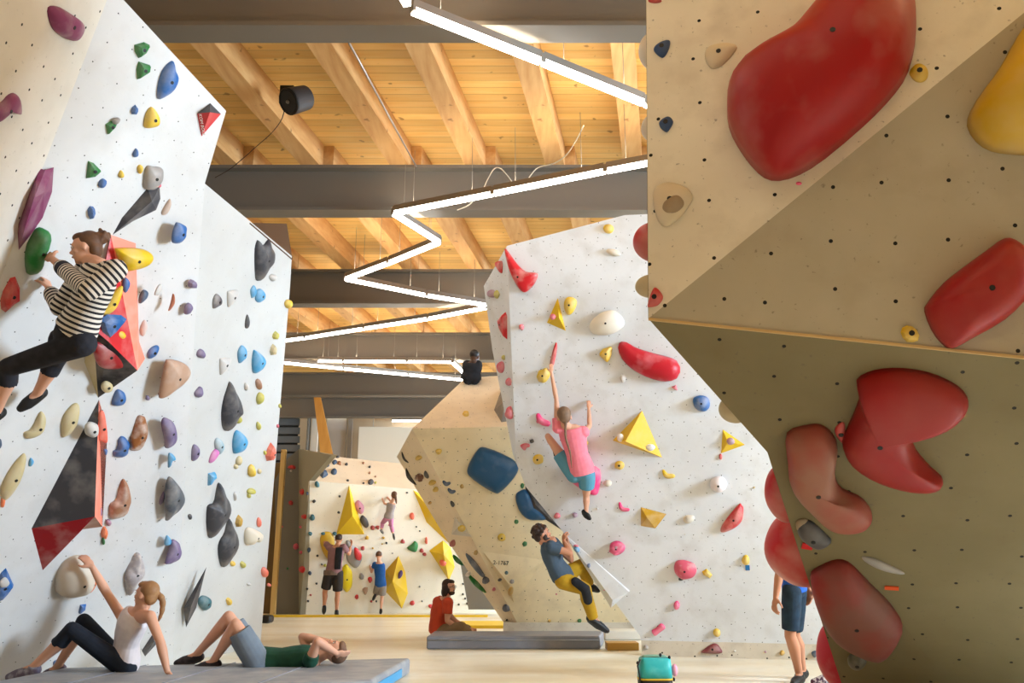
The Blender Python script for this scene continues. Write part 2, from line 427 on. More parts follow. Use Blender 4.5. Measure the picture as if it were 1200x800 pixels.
link('plywood_gusset', bmesh_done(bm, 'g'), solid('dark brown birch gusset', (84, 56, 32), .7), LWALL)  # dark brown, so the gusset stands out from the deck
# right foreground wall ----------------------------------------------
RN = atY(760, 373, 4.0); RK = atY(1200, 418, 3.7); RD = atZ(1000, 842, 0)
PR3 = Plane(RN, RK, RD)
RT = EYE + ray(1200, 15) * 4.0
PR2 = Plane(RN, RK, RT)
PR1 = Plane(RN, RT, EYE + ray(757, 0) * 4.72)
M_R1 = panel('right wall upper panel lit tone', (238, 230, 214), (224, 214, 196), hole=.0095, grid=.27, dirt=.35)  # upper facet: its brighter light is put into the paint colour
M_R2 = panel('right wall middle panel shade tone', (186, 176, 156), (170, 160, 138), hole=.0095, grid=.27, dirt=.35)  # same wall, with this facet's shade put into the colour
M_R3 = panel('right wall lower panel deep shade tone', (128, 117, 86), (116, 105, 74), hole=.0095, grid=.26, dirt=.3, dirt_rgb=(110, 92, 62))  # olive lower facet, darkened in colour for the shade under the overhang
RK2 = PR3.on(1330, 432); RF2 = PR3.on(1330, 900)
# lower-right crease facet
PR4 = Plane(PR3.on(1052, 722), PR3.on(1120, 815), atz(985, 800, PR3.depth(985, 800) + .12))
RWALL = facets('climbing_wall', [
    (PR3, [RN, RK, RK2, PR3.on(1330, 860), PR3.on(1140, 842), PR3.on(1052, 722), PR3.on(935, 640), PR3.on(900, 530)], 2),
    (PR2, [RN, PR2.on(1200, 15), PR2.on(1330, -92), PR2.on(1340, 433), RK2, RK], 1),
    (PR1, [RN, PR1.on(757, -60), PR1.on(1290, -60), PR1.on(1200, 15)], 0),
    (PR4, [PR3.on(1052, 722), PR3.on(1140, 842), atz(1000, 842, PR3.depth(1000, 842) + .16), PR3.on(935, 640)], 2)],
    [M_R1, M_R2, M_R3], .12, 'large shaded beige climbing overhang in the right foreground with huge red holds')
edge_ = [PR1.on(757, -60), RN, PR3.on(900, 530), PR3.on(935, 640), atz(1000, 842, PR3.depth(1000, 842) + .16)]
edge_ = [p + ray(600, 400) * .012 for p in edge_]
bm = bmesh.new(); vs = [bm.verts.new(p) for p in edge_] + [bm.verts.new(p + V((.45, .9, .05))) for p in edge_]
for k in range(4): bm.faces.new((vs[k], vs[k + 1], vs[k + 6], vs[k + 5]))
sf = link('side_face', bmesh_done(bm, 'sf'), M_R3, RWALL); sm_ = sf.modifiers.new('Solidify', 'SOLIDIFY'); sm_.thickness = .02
bm = bmesh.new(); obox(bm, RN + PR3.n * .006, RN + (RK - RN) * 1.3 + PR3.n * .006, .012, .012); link('panel_seam', bmesh_done(bm, 's'), M_plyedge, RWALL)
# white middle wall ---------------------------------------------------
MK1 = atZ(752, 768, 0) + V((0, 0, .17)); MK2 = atZ(975, 774, 0) + V((0, 0, .17)); MT = atY(732, 252, 9.3)
PM = Plane(MK1, MK2, MT)
ml = [(594, 288), (605, 540), (616, 570)]
PMs = Plane(PM.on(594, 288), PM.on(605, 540), atY(567, 335, PM.on(567, 335).y + .45))
M_M = panel('middle wall panel', (228, 231, 236), (214, 216, 220), hole=.0055, grid=.17, dirt=.3, dirt_rgb=(165, 155, 142))
M_kick = panel('kicker panel', (214, 204, 188), (200, 190, 172), hole=.01, grid=.2, dirt=.5)
MWALL = facets('climbing_wall', [
    (PM, [PM.on(*p) for p in ((594, 288), (732, 252), (1010, 240), (1060, 757))] + [MK1 + (MK2 - MK1) * 1.4] * 0 + [MK1] + [PM.on(*p) for p in ((750, 745), (659, 622), (616, 570), (605, 540))], 0),
    (PMs, [PM.on(594, 288), PMs.on(567, 335), PMs.on(577, 410), PMs.on(601, 532), PM.on(616, 570), PM.on(605, 540)], 0)],
    [M_M], .35, 'tall white overhanging climbing wall in the middle, with the girl in pink')
PK = Plane(MK1, MK2, atZ(752, 768, 0))
kr = MK1 + (MK2 - MK1) * 1.45
bm = bmesh.new(); uvl = bm.loops.layers.uv.new('UVMap')
back_ = V((.05, .3, 0))
vs = [bm.verts.new(p) for p in (MK1, kr, V((kr.x, kr.y, 0)), V((MK1.x, MK1.y, 0)), MK1 + back_, kr + back_, V((kr.x, kr.y, 0)) + back_, V((MK1.x, MK1.y, 0)) + back_)]
for q in ((0, 1, 2, 3), (4, 7, 6, 5), (0, 4, 5, 1), (1, 5, 6, 2), (2, 6, 7, 3), (3, 7, 4, 0)):
    f = bm.faces.new([vs[i] for i in q])
    for l in f.loops: l[uvl].uv = PK.uv(l.vert.co)
link('kicker_board', bmesh_done(bm, 'kick'), M_kick, MWALL)
def polyvol(name, faces, verts, m, parent=None, label=None, cat=None, group=None, mi=None):
    c = sum(verts, V()) / len(verts)
    me = mesh(name, [v - c for v in verts], faces)
    o = link(name, me, m, parent, c)
    if mi:
        for p, i in zip(me.polygons, mi): p.material_index = i
    if label: tag(o, label, cat, group)
    return o
vv = [PM.on(660, 624), PM.on(738, 692), PM.on(716, 712), PM.on(718, 703, .05), PM.on(737, 693, .02)]
polyvol('corner_fin', [(0, 3, 4, 1), (3, 2, 1, 4), (0, 2, 3), (0, 1, 2)], vv, M_M, MWALL)
# cream boulder in the middle distance ---------------------------------
c0 = atY(600, 729, 13.8); c1 = atY(750, 729, 13.8)
PC2 = Plane(c0, c1, atY(540, 500, 12.5))
PC1 = Plane(PC2.on(483, 502), PC2.on(592, 500), atY(560, 442, 14.4))
PC3 = Plane(PC2.on(483, 502), PC2.on(606, 729), atY(465, 535, PC2.on(465, 535).y + .75))
M_C = panel('boulder panel', (240, 222, 184), (230, 210, 168), hole=.007, grid=.17, dirt=.25)
M_C1 = panel('boulder top panel', (240, 224, 198), (230, 212, 184), hole=.006, grid=.2, dirt=.2)
CWALL = facets('climbing_boulder', [
    (PC2, [PC2.on(483, 502), PC2.on(600, 500), PC2.on(700, 500), PC2.on(820, 729), PC2.on(606, 729)], 0),
    (PC1, [PC2.on(483, 502), PC1.on(545, 443), PC1.on(640, 436), PC2.on(700, 500), PC2.on(600, 500)], 1),
    (PC3, [PC2.on(483, 502), PC2.on(606, 729), PC3.on(590, 729), PC3.on(524, 633), PC3.on(465, 535)], 1)],
    [M_C, M_C1], .2, 'cream leaning climbing boulder behind the man in yellow trousers, with blue holds')
g0, g1 = PC3.on(590, 729), PC2.on(820, 729)
cz = c0.z
bm = bmesh.new(); box(bm, (g0.x, 13.75, 0), (g1.x, 14.2, cz)); box(bm, (g0.x, g0.y - .02, 0), (PC2.on(612, 729).x, 14.2, cz))
link('kicker_board', bmesh_done(bm, 'kick2'), M_kick, CWALL)
vv = [PC2.on(566, 646), PC2.on(638, 656), PC2.on(602, 706), PC2.on(597, 685, .12), PC2.on(585, 660, .1)]
NOSE = polyvol('nose_volume', [(0, 3, 1), (1, 3, 2), (2, 3, 0), (0, 1, 2)], vv[:4], M_C, CWALL)
# grey fin on the boulder's upper right edge
vv = [PC1.on(588, 455), PC2.on(600, 528), PC2.on(583, 520), PC1.on(579, 480), PC1.on(592, 470, .25)]
polyvol('grey_fin', [(0, 4, 1), (1, 4, 2), (2, 4, 3), (3, 4, 0)], vv, chalky('grey fin', (128, 122, 116), .4), CWALL)
# far white wall ---------------------------------------------------------
f0, f1 = atZ(352, 720, 0), atZ(560, 716, 0)
PF = Plane(f0, f1, atY(363, 563, 18.5))
PF2 = Plane(PF.on(363, 563), PF.on(485, 573), atY(430, 535, 19.6))
M_F = panel('far wall panel', (238, 228, 210), (230, 220, 202), hole=.004, grid=.25, dirt=.06)
M_F2 = panel('far wall top panel', (226, 204, 176), (218, 196, 168), hole=.004, grid=.25, dirt=.1)
FWALL = facets('climbing_wall', [
    (PF, [PF.on(363, 563), PF.on(485, 573), PF.on(600, 582), PF.on(600, 716), f0], 0),
    (PF2, [PF.on(363, 563), PF2.on(385, 534), PF2.on(440, 540), PF2.on(600, 556), PF.on(600, 582), PF.on(485, 573)], 1)],
    [M_F, M_F2], .15, 'far white climbing wall with yellow triangle volumes and three climbers')
# dark tower left of it
t0 = atZ(322, 719, 0)
PT = Plane(atZ(318, 719.5, 0), atZ(350, 719.5, 0), atZ(318, 719.5, 0) + V((0, 0, 1)))
PTs = Plane(atZ(350, 719.5, 0), PT.on(350, 526), PF.on(363, 563))
TOW = facets('climbing_tower', [
    (PT, [atZ(322, 719.5, 0), atZ(350, 719.5, 0), PT.on(350, 526), PT.on(337, 537), PT.on(322, 562)], 0),
    (PTs, [atZ(350, 719.5, 0), PT.on(350, 526), PTs.on(388, 533), PTs.on(363, 563), f0 + V((-.005, -.01, 0))], 1)],
    [M_dark, solid('tower side panel', (150, 142, 122), .75)], .12, 'dark grey climbing tower with small red holds beside the far white wall')
# dark tower right of far wall
d0 = [atY(*p, 19.4) for p in ((536, 640), (549, 714), (592, 714), (575, 640))]
bm = bmesh.new(); vs = [bm.verts.new(p) for p in d0] + [bm.verts.new(p + V((0, .6, 0))) for p in d0]
for q in ((0, 1, 2, 3), (7, 6, 5, 4), (0, 4, 5, 1), (1, 5, 6, 2), (2, 6, 7, 3), (3, 7, 4, 0)): bm.faces.new([vs[i] for i in q])
tag(link('wall_panel', bmesh_done(bm, 'wp'), M_dark), 'dark grey side panel between the far white wall and the cream boulder', 'panel')
# strip of pale wood between left wall and tower, and the dark gap
tag(boxobj('timber_post', tuple(atZ(316, 721, 0)), tuple(atZ(321.5, 721, 0) + V((0, .12, 3.6))), wood('post pine', (196, 160, 96), (214, 182, 120), stretch=(6, 6, .5))), 'pale timber post between the left wall edge and the dark tower', 'post')
tag(boxobj('wall_panel', tuple(atY(300, 719, 20.2)), tuple(atY(319, 719, 20.2) + V((0, .1, 3.4))), solid('brown chipboard', (118, 92, 56), .8)), 'brown board in the narrow gap beside the left wall', 'panel')
_m = tag(boxobj('equipment_bag', (0, 0, 0), (.3, .3, .14), M_black, bevel=.05), 'small black bag on the floor at the foot of the timber post', 'bag'); _m.location = atZ(310, 725, .07)
# yellow strips on the floor
tag(boxobj('floor_strip', (f0.x - .9, 18.72, 0), (f1.x + .3, 18.93, .04), M_yel), 'yellow mat edging along the foot of the far white wall', 'mat edge')
tag(boxobj('floor_strip', (-.95, 15.3, 0), (1.2, 16.6, .05), M_yel), 'yellow mat strip on the floor behind the man in orange', 'mat edge')
# ------------------------------------------------------------------ back of the hall
Yb = 26.3
def bb(name, x0, y0, x1, y1, Y, m, dep=.1, parent=None):
    a, b = atY(x0, y1, Y), atY(x1, y0, Y); return boxobj(name, (a.x, Y, a.z), (b.x, Y + dep, b.z), m, parent)
rt = empty('louvre_panel', atY(338, 560, 24.8), 'dark grey louvred panel high behind the tower, left of the dark column', 'louvre')
bb('backing', 310, 462, 352, 707, 24.9, M_black, .05, rt)
for k in range(9):
    y = 470 + k * 10.2; bb('slat', 310, y, 351, y + 7.6, 24.8, M_grey, .08, rt)
tag(bb('steel_column', 351, 462, 364, 640, 24.6, M_dark, .3), 'dark column between the louvres and the orange plywood', 'column')
tag(bb('wall_panel', 364.5, 462, 367.5, 640, 24.7, M_white, .1), 'narrow white strip between the dark column and orange plywood', 'panel')
pp = [atY(*p, 24.0) for p in ((367, 460), (374.5, 460), (396, 560), (400, 709), (379, 709), (379, 560))]
bm = bmesh.new(); vs = [bm.verts.new(p) for p in pp] + [bm.verts.new(p + V((0, .05, 0))) for p in pp]
n_ = len(pp); bm.faces.new(vs[:n_][::-1]); bm.faces.new(vs[n_:])
for k in range(n_): bm.faces.new((vs[k], vs[(k + 1) % n_], vs[n_ + (k + 1) % n_], vs[n_ + k]))
tag(link('plywood_gable', bmesh_done(bm, 'pg'), M_ply), 'slanted orange plywood back of a climbing wall, above the far wall', 'plywood')
rt = bb('door_1', 375, 478, 407, 640, 26.35, solid('white door leaf', (216, 208, 202), .7), .1); rt['kind'] = 'structure'
dm = solid('grey door frame', (168, 158, 146), .7)
bb('door_frame', 406, 470, 409.5, 640, 26.3, dm, .1, rt); bb('door_frame', 372, 470, 410, 473, 26.3, dm, .1, rt)
M_pane = emis('daylit glass', (250, 240, 196), 1.0)
for r_ in range(2):
    for k in range(4):
        x = 373 + k * 9.3; y = (476.5, 483)[r_]
        bb('window_pane', x, y, x + 6.5, y + (3.6, 6.6)[r_], 26.28, M_pane, .05, rt)
tag(bb('wall_panel', 414.5, 500, 520, 640, 25.2, solid('smooth white board', (240, 226, 204), .75), .1), 'large blank cream board above the far wall, left of the boulder', 'panel')
bb('trim_1', 419, 481, 560, 482.5, 26.2, dm, .1)['kind'] = 'structure'
bb('trim_2', 437, 481, 438, 500, 26.2, dm, .1)['kind'] = 'structure'
# ------------------------------------------------------------------ holds
RGB = {'red': (196, 26, 34), 'dred': (150, 18, 26), 'blue': (26, 92, 158), 'sky': (62, 150, 196), 'navy': (30, 62, 92), 'teal': (32, 96, 108),
       'green': (20, 112, 46), 'yellow': (222, 182, 28), 'ochre': (196, 150, 30), 'olive': (186, 176, 60), 'purple': (126, 50, 90), 'violet': (106, 90, 130),
       'grey': (150, 144, 140), 'lgrey': (196, 192, 188), 'charcoal': (58, 58, 64), 'black': (32, 30, 32), 'brown': (158, 104, 68), 'tan': (176, 140, 116),
       'pink': (232, 62, 124), 'rose': (214, 84, 108), 'coral': (232, 102, 76), 'orange': (232, 112, 50), 'cream': (214, 204, 186), 'white': (236, 230, 224), 'mauve': (158, 116, 140),
       'salmon': (246, 138, 112), 'sand': (196, 178, 132), 'redbrown': (160, 40, 38)}
WORD = {'dred': 'dark red', 'sky': 'light blue', 'navy': 'dark navy', 'ochre': 'ochre yellow', 'olive': 'yellow-green', 'lgrey': 'pale grey', 'tan': 'tan brown',
        'rose': 'rose pink', 'redbrown': 'chalky red', 'sand': 'sandy'}
CHK = {'L': .24, 'M': .35, 'C': .3, 'F': .1, 'R': .35, 'T': .1}
def hmat(col, wall='M', chalk=None):
    ck = CHK.get(wall[0], .3) if chalk is None else chalk
    if col in ('green', 'charcoal', 'black'): ck = min(ck, .15)
    sc = {'R': 2.6, 'F': 3}.get(wall[0], 6)
    return chalky('%s hold %d %s' % (col, int(ck * 100), sc), RGB[col], ck, .42 if col in ('red', 'pink', 'dred') else .5, scale=sc, lo=.46, hi=.7)
PLN = {'L': PL, 'L1': PL1, 'L3': PL3, 'M': PM, 'Ms': PMs, 'C': PC2, 'C1': PC1, 'C3': PC3, 'F': PF, 'F2': PF2, 'R1': PR1, 'R2': PR2, 'R3': PR3, 'T': PT, 'Ts': PTs, 'K': PK}
WN = {'L': 'the left wall', 'M': 'the white middle wall', 'C': 'the cream boulder', 'F': 'the far white wall', 'R': 'the right overhang', 'T': 'the dark tower', 'K': 'the kicker board of the middle wall'}
GR = {'L': 'climbing holds on the left wall', 'M': 'climbing holds on the white middle wall', 'C': 'climbing holds on the cream boulder', 'F': 'climbing holds on the far white wall',
      'R': 'climbing holds on the right overhang', 'T': 'climbing holds on the dark tower', 'K': 'climbing holds on the kicker board'}
HOLDS = []
def K(x0, y0, s, pts): return [(x0 + x / s, y0 + y / s) for x, y in pts]
def centroid(pts):
    A = cx = cy = 0
    for i in range(len(pts)):
        x0, y0 = pts[i]; x1, y1 = pts[(i + 1) % len(pts)]; w_ = x0 * y1 - x1 * y0; A += w_; cx += (x0 + x1) * w_; cy += (y0 + y1) * w_
    return (cx / (3 * A), cy / (3 * A)), abs(A / 2)
def rough_pt(p, amt, sc, seed):
    return V((noise.noise(p * sc + V((seed, 0, 0))), noise.noise(p * sc + V((0, seed, 0))), noise.noise(p * sc + V((0, 0, seed))))) * amt
def reg(o, wall, col, px, area, desc, label, big):
    o['category'] = 'climbing hold' if 'volume' not in desc else 'climbing volume'
    o['group'] = GR[wall[0]]
    HOLDS.append(dict(o=o, wall=wall[0], col=col, px=px, area=area, desc=desc, label=label, big=big))
def bolt(o, p, n, r):
    bm = bmesh.new(); s = n.orthogonal().normalized(); u = n.cross(s)
    tp = [bm.verts.new(n * .002 + (s * math.cos(a) + u * math.sin(a)) * r) for a in (k * math.pi / 4 for k in range(8))]
    bt = [bm.verts.new(-n * .01 + (s * math.cos(a) + u * math.sin(a)) * r) for a in (k * math.pi / 4 for k in range(8))]
    bm.faces.new(tp); bm.faces.new(bt[::-1])
    for k in range(8): bm.faces.new((tp[k], bt[k], bt[(k + 1) % 8], tp[(k + 1) % 8]))
    b = link('bolt_head', bmesh_done(bm, 'bolt_head'), M_black, o, p)
def dome(wall, col, pts, hf=.45, desc='hold', label=None, center=None, smooth=True, name='climbing_hold', power=1.0, lumps=.0, parent=None, big=None, m=None, off=0.0, bolted=None, n=28):
    pl = PLN[wall]; (cx, cy), area = centroid(pts)
    if center: cx, cy = center
    P = [pl.on(x, y, off) for x, y in pts]; c = pl.on(cx, cy, off)
    zc = pl.depth(cx, cy)
    size = math.sqrt(area) / F * zc
    h = hf * size
    if smooth: P = crom(P, n, True)
    N = len(P); rings = 7 if smooth else 3
    bm = bmesh.new(); prev = None; seed = random.random() * 50
    for k in range(rings):
        a = k / rings * math.pi / 2
        s_, hh = (math.cos(a) ** power, math.sin(a) * h) if smooth else ((1, .72, .38)[k], (0, .7, .95)[k] * h)
        if k == 0: hh = -.004
        ring = []
        for p in P:
            q = (p - c) * s_ + pl.n * hh
            if k and (lumps or not smooth): q += rough_pt((p - c) * s_ / size, size * (lumps if smooth else .07), 2.2, seed)
            ring.append(bm.verts.new(q))
        if prev:
            for i in range(N): bm.faces.new((prev[i], prev[(i + 1) % N], ring[(i + 1) % N], ring[i]))
        else: bm.faces.new(ring[::-1])
        prev = ring
    top = bm.verts.new(pl.n * h)
    for i in range(N): bm.faces.new((prev[i], prev[(i + 1) % N], top))
    o = link(name, bmesh_done(bm, name), m or hmat(col, wall), parent, c, smooth=smooth)
    if parent is None: reg(o, wall, col, (cx, cy), area, desc, label, label is not None if big is None else big)
    if (bolted is None and area > 110 and parent is None) or bolted: bolt(o, c + pl.n * h, pl.n, .013 if wall[0] != 'F' else .02)
    return o
def E(x, y, rx, ry, ang=0, k=10, egg=.0, jit=.08):
    a0 = math.radians(ang); out = []
    for i in range(k):
        a = 2 * math.pi * i / k; j = 1 + random.uniform(-jit, jit)
        ex, ey = rx * math.cos(a) * j * (1 - egg * math.sin(a)), ry * math.sin(a) * j
        out.append((x + ex * math.cos(a0) - ey * math.sin(a0), y + ex * math.sin(a0) + ey * math.cos(a0)))
    return out
def sweep(wall, col, spine, hf=1.0, desc='hold', label=None, parent=None, m=None, name='climbing_hold'):
    """half-round bar laid along a bent line; spine = (x, y, half width in px)"""
    pl = PLN[wall]; P = crom([pl.on(x, y) for x, y, w_ in spine], 14)
    W = crom([V((w_, 0, 0)) for x, y, w_ in spine], 14); zc = pl.depth(spine[0][0], spine[0][1])
    c = pl.on(spine[len(spine) // 2][0], spine[len(spine) // 2][1])
    bm = bmesh.new(); prev = None; N = len(P)
    for i, p in enumerate(P):
        d = (P[min(i + 1, N - 1)] - P[max(i - 1, 0)]).normalized(); s_ = d.cross(pl.n).normalized()
        t_ = i / (N - 1); e = math.sqrt(max(.0, 1 - (2 * t_ - 1) ** 6)) if 0 < i < N - 1 else .25
        r = max(.4, W[i].x) / F * zc * e
        ring = [bm.verts.new(p - c + s_ * (math.cos(a) * r) + pl.n * (max(0, math.sin(a)) * r * hf - (.004 if k in (0, 8) else 0))) for k, a in ((k, math.pi * k / 8) for k in range(9))]
        if prev:
            for k in range(8): bm.faces.new((prev[k], prev[k + 1], ring[k + 1], ring[k]))
            bm.faces.new((prev[8], prev[0], ring[0], ring[8]))
        else: bm.faces.new(ring)
        prev = ring
    bm.faces.new(prev[::-1])
    o = link(name, bmesh_done(bm, name), m or hmat(col, wall), parent, c, smooth=True)
    L_ = sum(math.dist(spine[i][:2], spine[i + 1][:2]) for i in range(len(spine) - 1)) * 2 * spine[0][2]
    mid = spine[len(spine) // 2]
    if parent is None: reg(o, wall, col, mid[:2], L_, desc, label, label is not None)
    return o
def volume(wall, col, verts, faces, cols=None, desc='volume', label=None, name='climbing_volume', chalk=None):
    """faceted plywood volume; verts = (x, y, height off the wall)"""
    pl = PLN[wall]; P = [pl.on(*v) for v in verts]; c = sum(P, V()) / len(P)
    me = mesh(name, [p - c for p in P], faces)
    names_ = []
    for cc in (cols or [col]):
        if cc not in names_: names_.append(cc)
    bm = bmesh.new(); bm.from_mesh(me); bm.faces.ensure_lookup_table()
    for i, f in enumerate(bm.faces): f.material_index = names_.index(cols[i]) if cols else 0
    bedge = [e for e in bm.edges if e.is_boundary]
    try: bmesh.ops.contextual_create(bm, geom=bedge)
    except Exception: pass
    bmesh.ops.recalc_face_normals(bm, faces=bm.faces); bm.to_mesh(me); bm.free()
    o = link(name, me, [hmat(cc, wall, chalk) for cc in names_], None, c)
    xs = [(v[0], v[1]) for v in verts]; cx, cy = sum(x for x, y in xs) / len(xs), sum(y for x, y in xs) / len(xs)
    ar = (max(x for x, y in xs) - min(x for x, y in xs)) * (max(y for x, y in xs) - min(y for x, y in xs)) * .6
    reg(o, wall, col, (cx, cy), ar, desc, label, label is not None)
    return o
def child_on(o, wall, col, pts, hf, off, name='screw_on_hold', m=None):
    return dome(wall, col, pts, hf, parent=o, off=off, name=name, m=m)
def blobs(wall, s):
    """compact list of small holds: colour x y rx ry angle"""
    for item in s.strip().split(';'):
        t = item.split()
        if not t: continue
        col = t[0]; x, y, rx, ry = map(float, t[1:5]); ang = float(t[5]) if len(t) > 5 else 0
        kind = random.random()
        if rx * ry > 45: dome(wall, col, E(x, y, rx, ry, ang, 9, egg=random.uniform(-.3, .3)), .55, lumps=.04, desc='rounded hold')
        else: dome(wall, col, E(x, y, rx, ry, ang, 7, egg=random.uniform(-.35, .35), jit=.14), .75, desc='small hold' if rx * ry > 9 else 'tiny foothold', smooth=kind < .6, n=14, lumps=.05)

# ---- left wall --------------------------------------------------------
A = lambda pts: K(0, 0, 2.963, pts); B = lambda pts: K(100, 100, 4.444, pts); C_ = lambda pts: K(100, 250, 6.154, pts)
D = lambda pts: K(100, 370, 6.154, pts); E_ = lambda pts: K(220, 260, 6.154, pts); G = lambda pts: K(220, 380, 6.154, pts)
H = lambda pts: K(100, 480, 6.154, pts); I = lambda pts: K(220, 490, 6.154, pts); J = lambda pts: K(220, 600, 6.154, pts); Q = lambda pts: K(0, 450, 3.2, pts)
dome('L1', 'purple', A([(165, 25), (200, 22), (240, 45), (280, 75), (284, 105), (262, 138), (230, 135), (190, 110), (170, 75)]), .4, label='big purple rounded hold near the top left corner of the left wall')
dome('L1', 'purple', A([(-60, 380), (0, 355), (25, 330), (48, 322), (66, 345), (68, 393), (45, 385), (20, 385), (-5, 410), (-40, 430)]), .4, label='purple hooked hold cut by the left edge, above the striped climber')
o = volume('L', 'purple', [(45, 197, 0), (53, 199, .03), (63, 196, 0), (61, 225, 0), (50, 255, 0), (36, 275, 0), (22, 293, 0), (20, 262, 0), (33, 224, 0), (40, 232, .12), (30, 265, .12), (52, 225, .1)],
       [(0, 1, 9, 8), (8, 9, 10, 7), (7, 10, 6), (1, 2, 11, 9), (2, 3, 11), (3, 4, 11), (4, 5, 10, 9, 11), (5, 6, 10)], desc='panel volume', label='long purple angular panel hold just above the green hold the climber grips', chalk=.15)
dome('L', 'green', K(0, 250, 3.2, [(120, 75), (140, 52), (165, 58), (188, 90), (180, 120), (165, 130), (163, 165), (150, 205), (125, 225), (98, 220), (92, 160), (100, 115)]), .5, lumps=.1, label='large green hold gripped by the climber in the striped top')
dome('L', 'red', K(0, 250, 3.2, [(10, 290), (38, 240), (58, 235), (76, 280), (74, 330), (50, 345), (20, 373), (3, 360), (0, 325)]), .35, smooth=False, label='red angular hold at the left edge below the green hold')
dome('L', 'green', A([(465, 155), (500, 145), (520, 155), (505, 185), (480, 203), (466, 178)]), .5, smooth=False, label='upper of the two small green holds near the top of the left wall')
dome('L', 'green', A([(480, 212), (520, 225), (518, 250), (475, 277), (472, 240)]), .5, smooth=False, label='lower of the two small green holds near the top of the left wall')
o = dome('L', 'green', A([(365, 430), (385, 418), (405, 425), (400, 440), (372, 468)]), .5, smooth=False, label='green hold with grey tip, left of the yellow egg hold')
child_on(o, 'L', 'grey', A([(392, 415), (408, 408), (416, 414), (404, 430), (392, 430)]), .8, .02)
dome('L', 'green', A([(298, 620), (305, 557), (325, 565), (350, 590), (325, 615)]), .5, smooth=False, label='green wedge hold above the climber on the left wall')
dome('L', 'blue', A([(545, 342), (550, 280), (568, 235), (598, 210), (606, 240), (617, 270), (605, 305), (580, 330)]), .4, label='large blue leaf shaped hold near the top of the left wall')
dome('L', 'yellow', A([(500, 440), (505, 395), (525, 370), (548, 400), (550, 430), (530, 442)]), .55, label='yellow egg hold below the blue leaf hold')
o = volume('L', 'red', [(231, 133, 0), (246.3, 120.8, 0), (259, 133.5, 0), (236, 160, 0), (246, 131.5, .1)], [(0, 1, 4), (1, 2, 4), (2, 3, 4), (3, 0, 4)], ['charcoal', 'charcoal', 'red', 'red'], label='red and black kite volume with white lettering near the wall corner', chalk=.05)
def text(body, wall, x, y, size, ang, m, parent, off=.004, name='lettering', pl=None):
    fc = bpy.data.curves.new(name, 'FONT'); fc.body = body; fc.size = size; fc.extrude = .001; fc.align_x = 'CENTER'; fc.align_y = 'CENTER'
    t = bpy.data.objects.new('t', fc); COL.objects.link(t); bpy.context.view_layer.update()
    me = bpy.data.meshes.new_from_object(t.evaluated_get(bpy.context.evaluated_depsgraph_get())); COL.objects.unlink(t); bpy.data.objects.remove(t)
    pl = pl or PLN[wall]; p = pl.on(x, y, off)
    me.materials.clear(); o = link(name, me, m, parent, p)
    a = math.radians(ang); R = Matrix((pl.u * math.cos(a) + pl.v * math.sin(a), -pl.u * math.sin(a) + pl.v * math.cos(a), pl.n)).transposed()
    o.rotation_euler = R.to_euler(); return o
kf = [PL.on(231, 133), PL.on(236, 160), PL.on(246, 131.5, .1)]
kp = Plane(*kf); ke = kf[1] - kf[0]
text('KOM BOLE', 'L', 236.6, 146, .036, math.degrees(math.atan2(ke.dot(kp.v), ke.dot(kp.u))), solid('white lettering', (240, 235, 230)), o, pl=kp)
dome('L', 'grey', A([(497, 650), (505, 580), (530, 577), (562, 585), (560, 625), (535, 655)]), .45, lumps=.05, label='square grey hold above the charcoal dagger volume')
volume('L', 'charcoal', B([(325, 535), (385, 530), (392, 590), (370, 648), (250, 705), (145, 780), (190, 690)])[0:0] + [(173, 220, 0), (187, 219, 0), (188, 233, 0), (183, 246, 0), (156, 259, 0), (132, 275, 0), (143, 255, 0), (178, 236, .1)],
       [(0, 1, 7), (1, 2, 7), (2, 3, 7), (3, 4, 7), (4, 5, 7), (5, 6, 7), (6, 0, 7)], label='charcoal dagger shaped volume pointing down left above the climber', chalk=.3)
dome('L', 'rose', E(185, 216, 3, 4), .8, desc='tiny foothold', label='tiny pink hold on top of the charcoal dagger volume')
volume('L', 'red', [(130, 275, 0), (159, 285, 0), (163, 400, 0), (170, 420, 0), (115, 466, 0), (99, 424, 0), (105, 372, 0), (161, 434, .26), (109, 385, .22), (128, 401, .27)],
       [(0, 1, 2, 3, 7), (0, 7, 9), (0, 9, 8), (0, 8, 6), (8, 9, 4), (9, 7, 4), (7, 3, 4), (8, 4, 5, 6)], ['salmon', 'red', 'red', 'red', 'black', 'black', 'black', 'sand'],
       label='large upper red, salmon and black faceted volume behind the striped climber', chalk=.2)
V1 = HOLDS[-1]['o']
dome('L', 'yellow', C_([(215, 262), (240, 250), (330, 248), (420, 260), (475, 290), (482, 330), (440, 372), (360, 400), (275, 412), (250, 360)]), .45, off=.08, label='fat yellow finger hold on the upper red volume')
dome('L', 'yellow', C_([(95, 715), (150, 640), (200, 570), (262, 520), (262, 570), (215, 680), (150, 732), (110, 728)]), .35, off=.2, label='yellow hold under the climber arm on the upper red volume')
dome('L', 'blue', C_([(270, 500), (285, 465), (305, 470), (320, 505), (300, 560), (280, 570), (268, 540)]), .4, off=.1, label='blue hold on the salmon face of the upper red volume')
dome('L', 'blue', D([(105, 30), (160, -10), (260, -5), (300, 25), (225, 115), (165, 175), (125, 120)]), .25, smooth=False, off=.24, label='blue triangular hold at the climber hip on the upper red volume')
dome('L', 'yellow', D([(215, 135), (235, 110), (270, 112), (290, 140), (275, 162), (245, 165)]), .5, off=.2, label='small yellow hold beside the blue triangular hold on the red volume')
dome('L', 'dred', D([(55, 190), (160, 190), (220, 220), (275, 290), (270, 370), (150, 382), (90, 350), (60, 270)]), .25, off=.2, label='large dark red cap hold on the black face of the upper red volume')
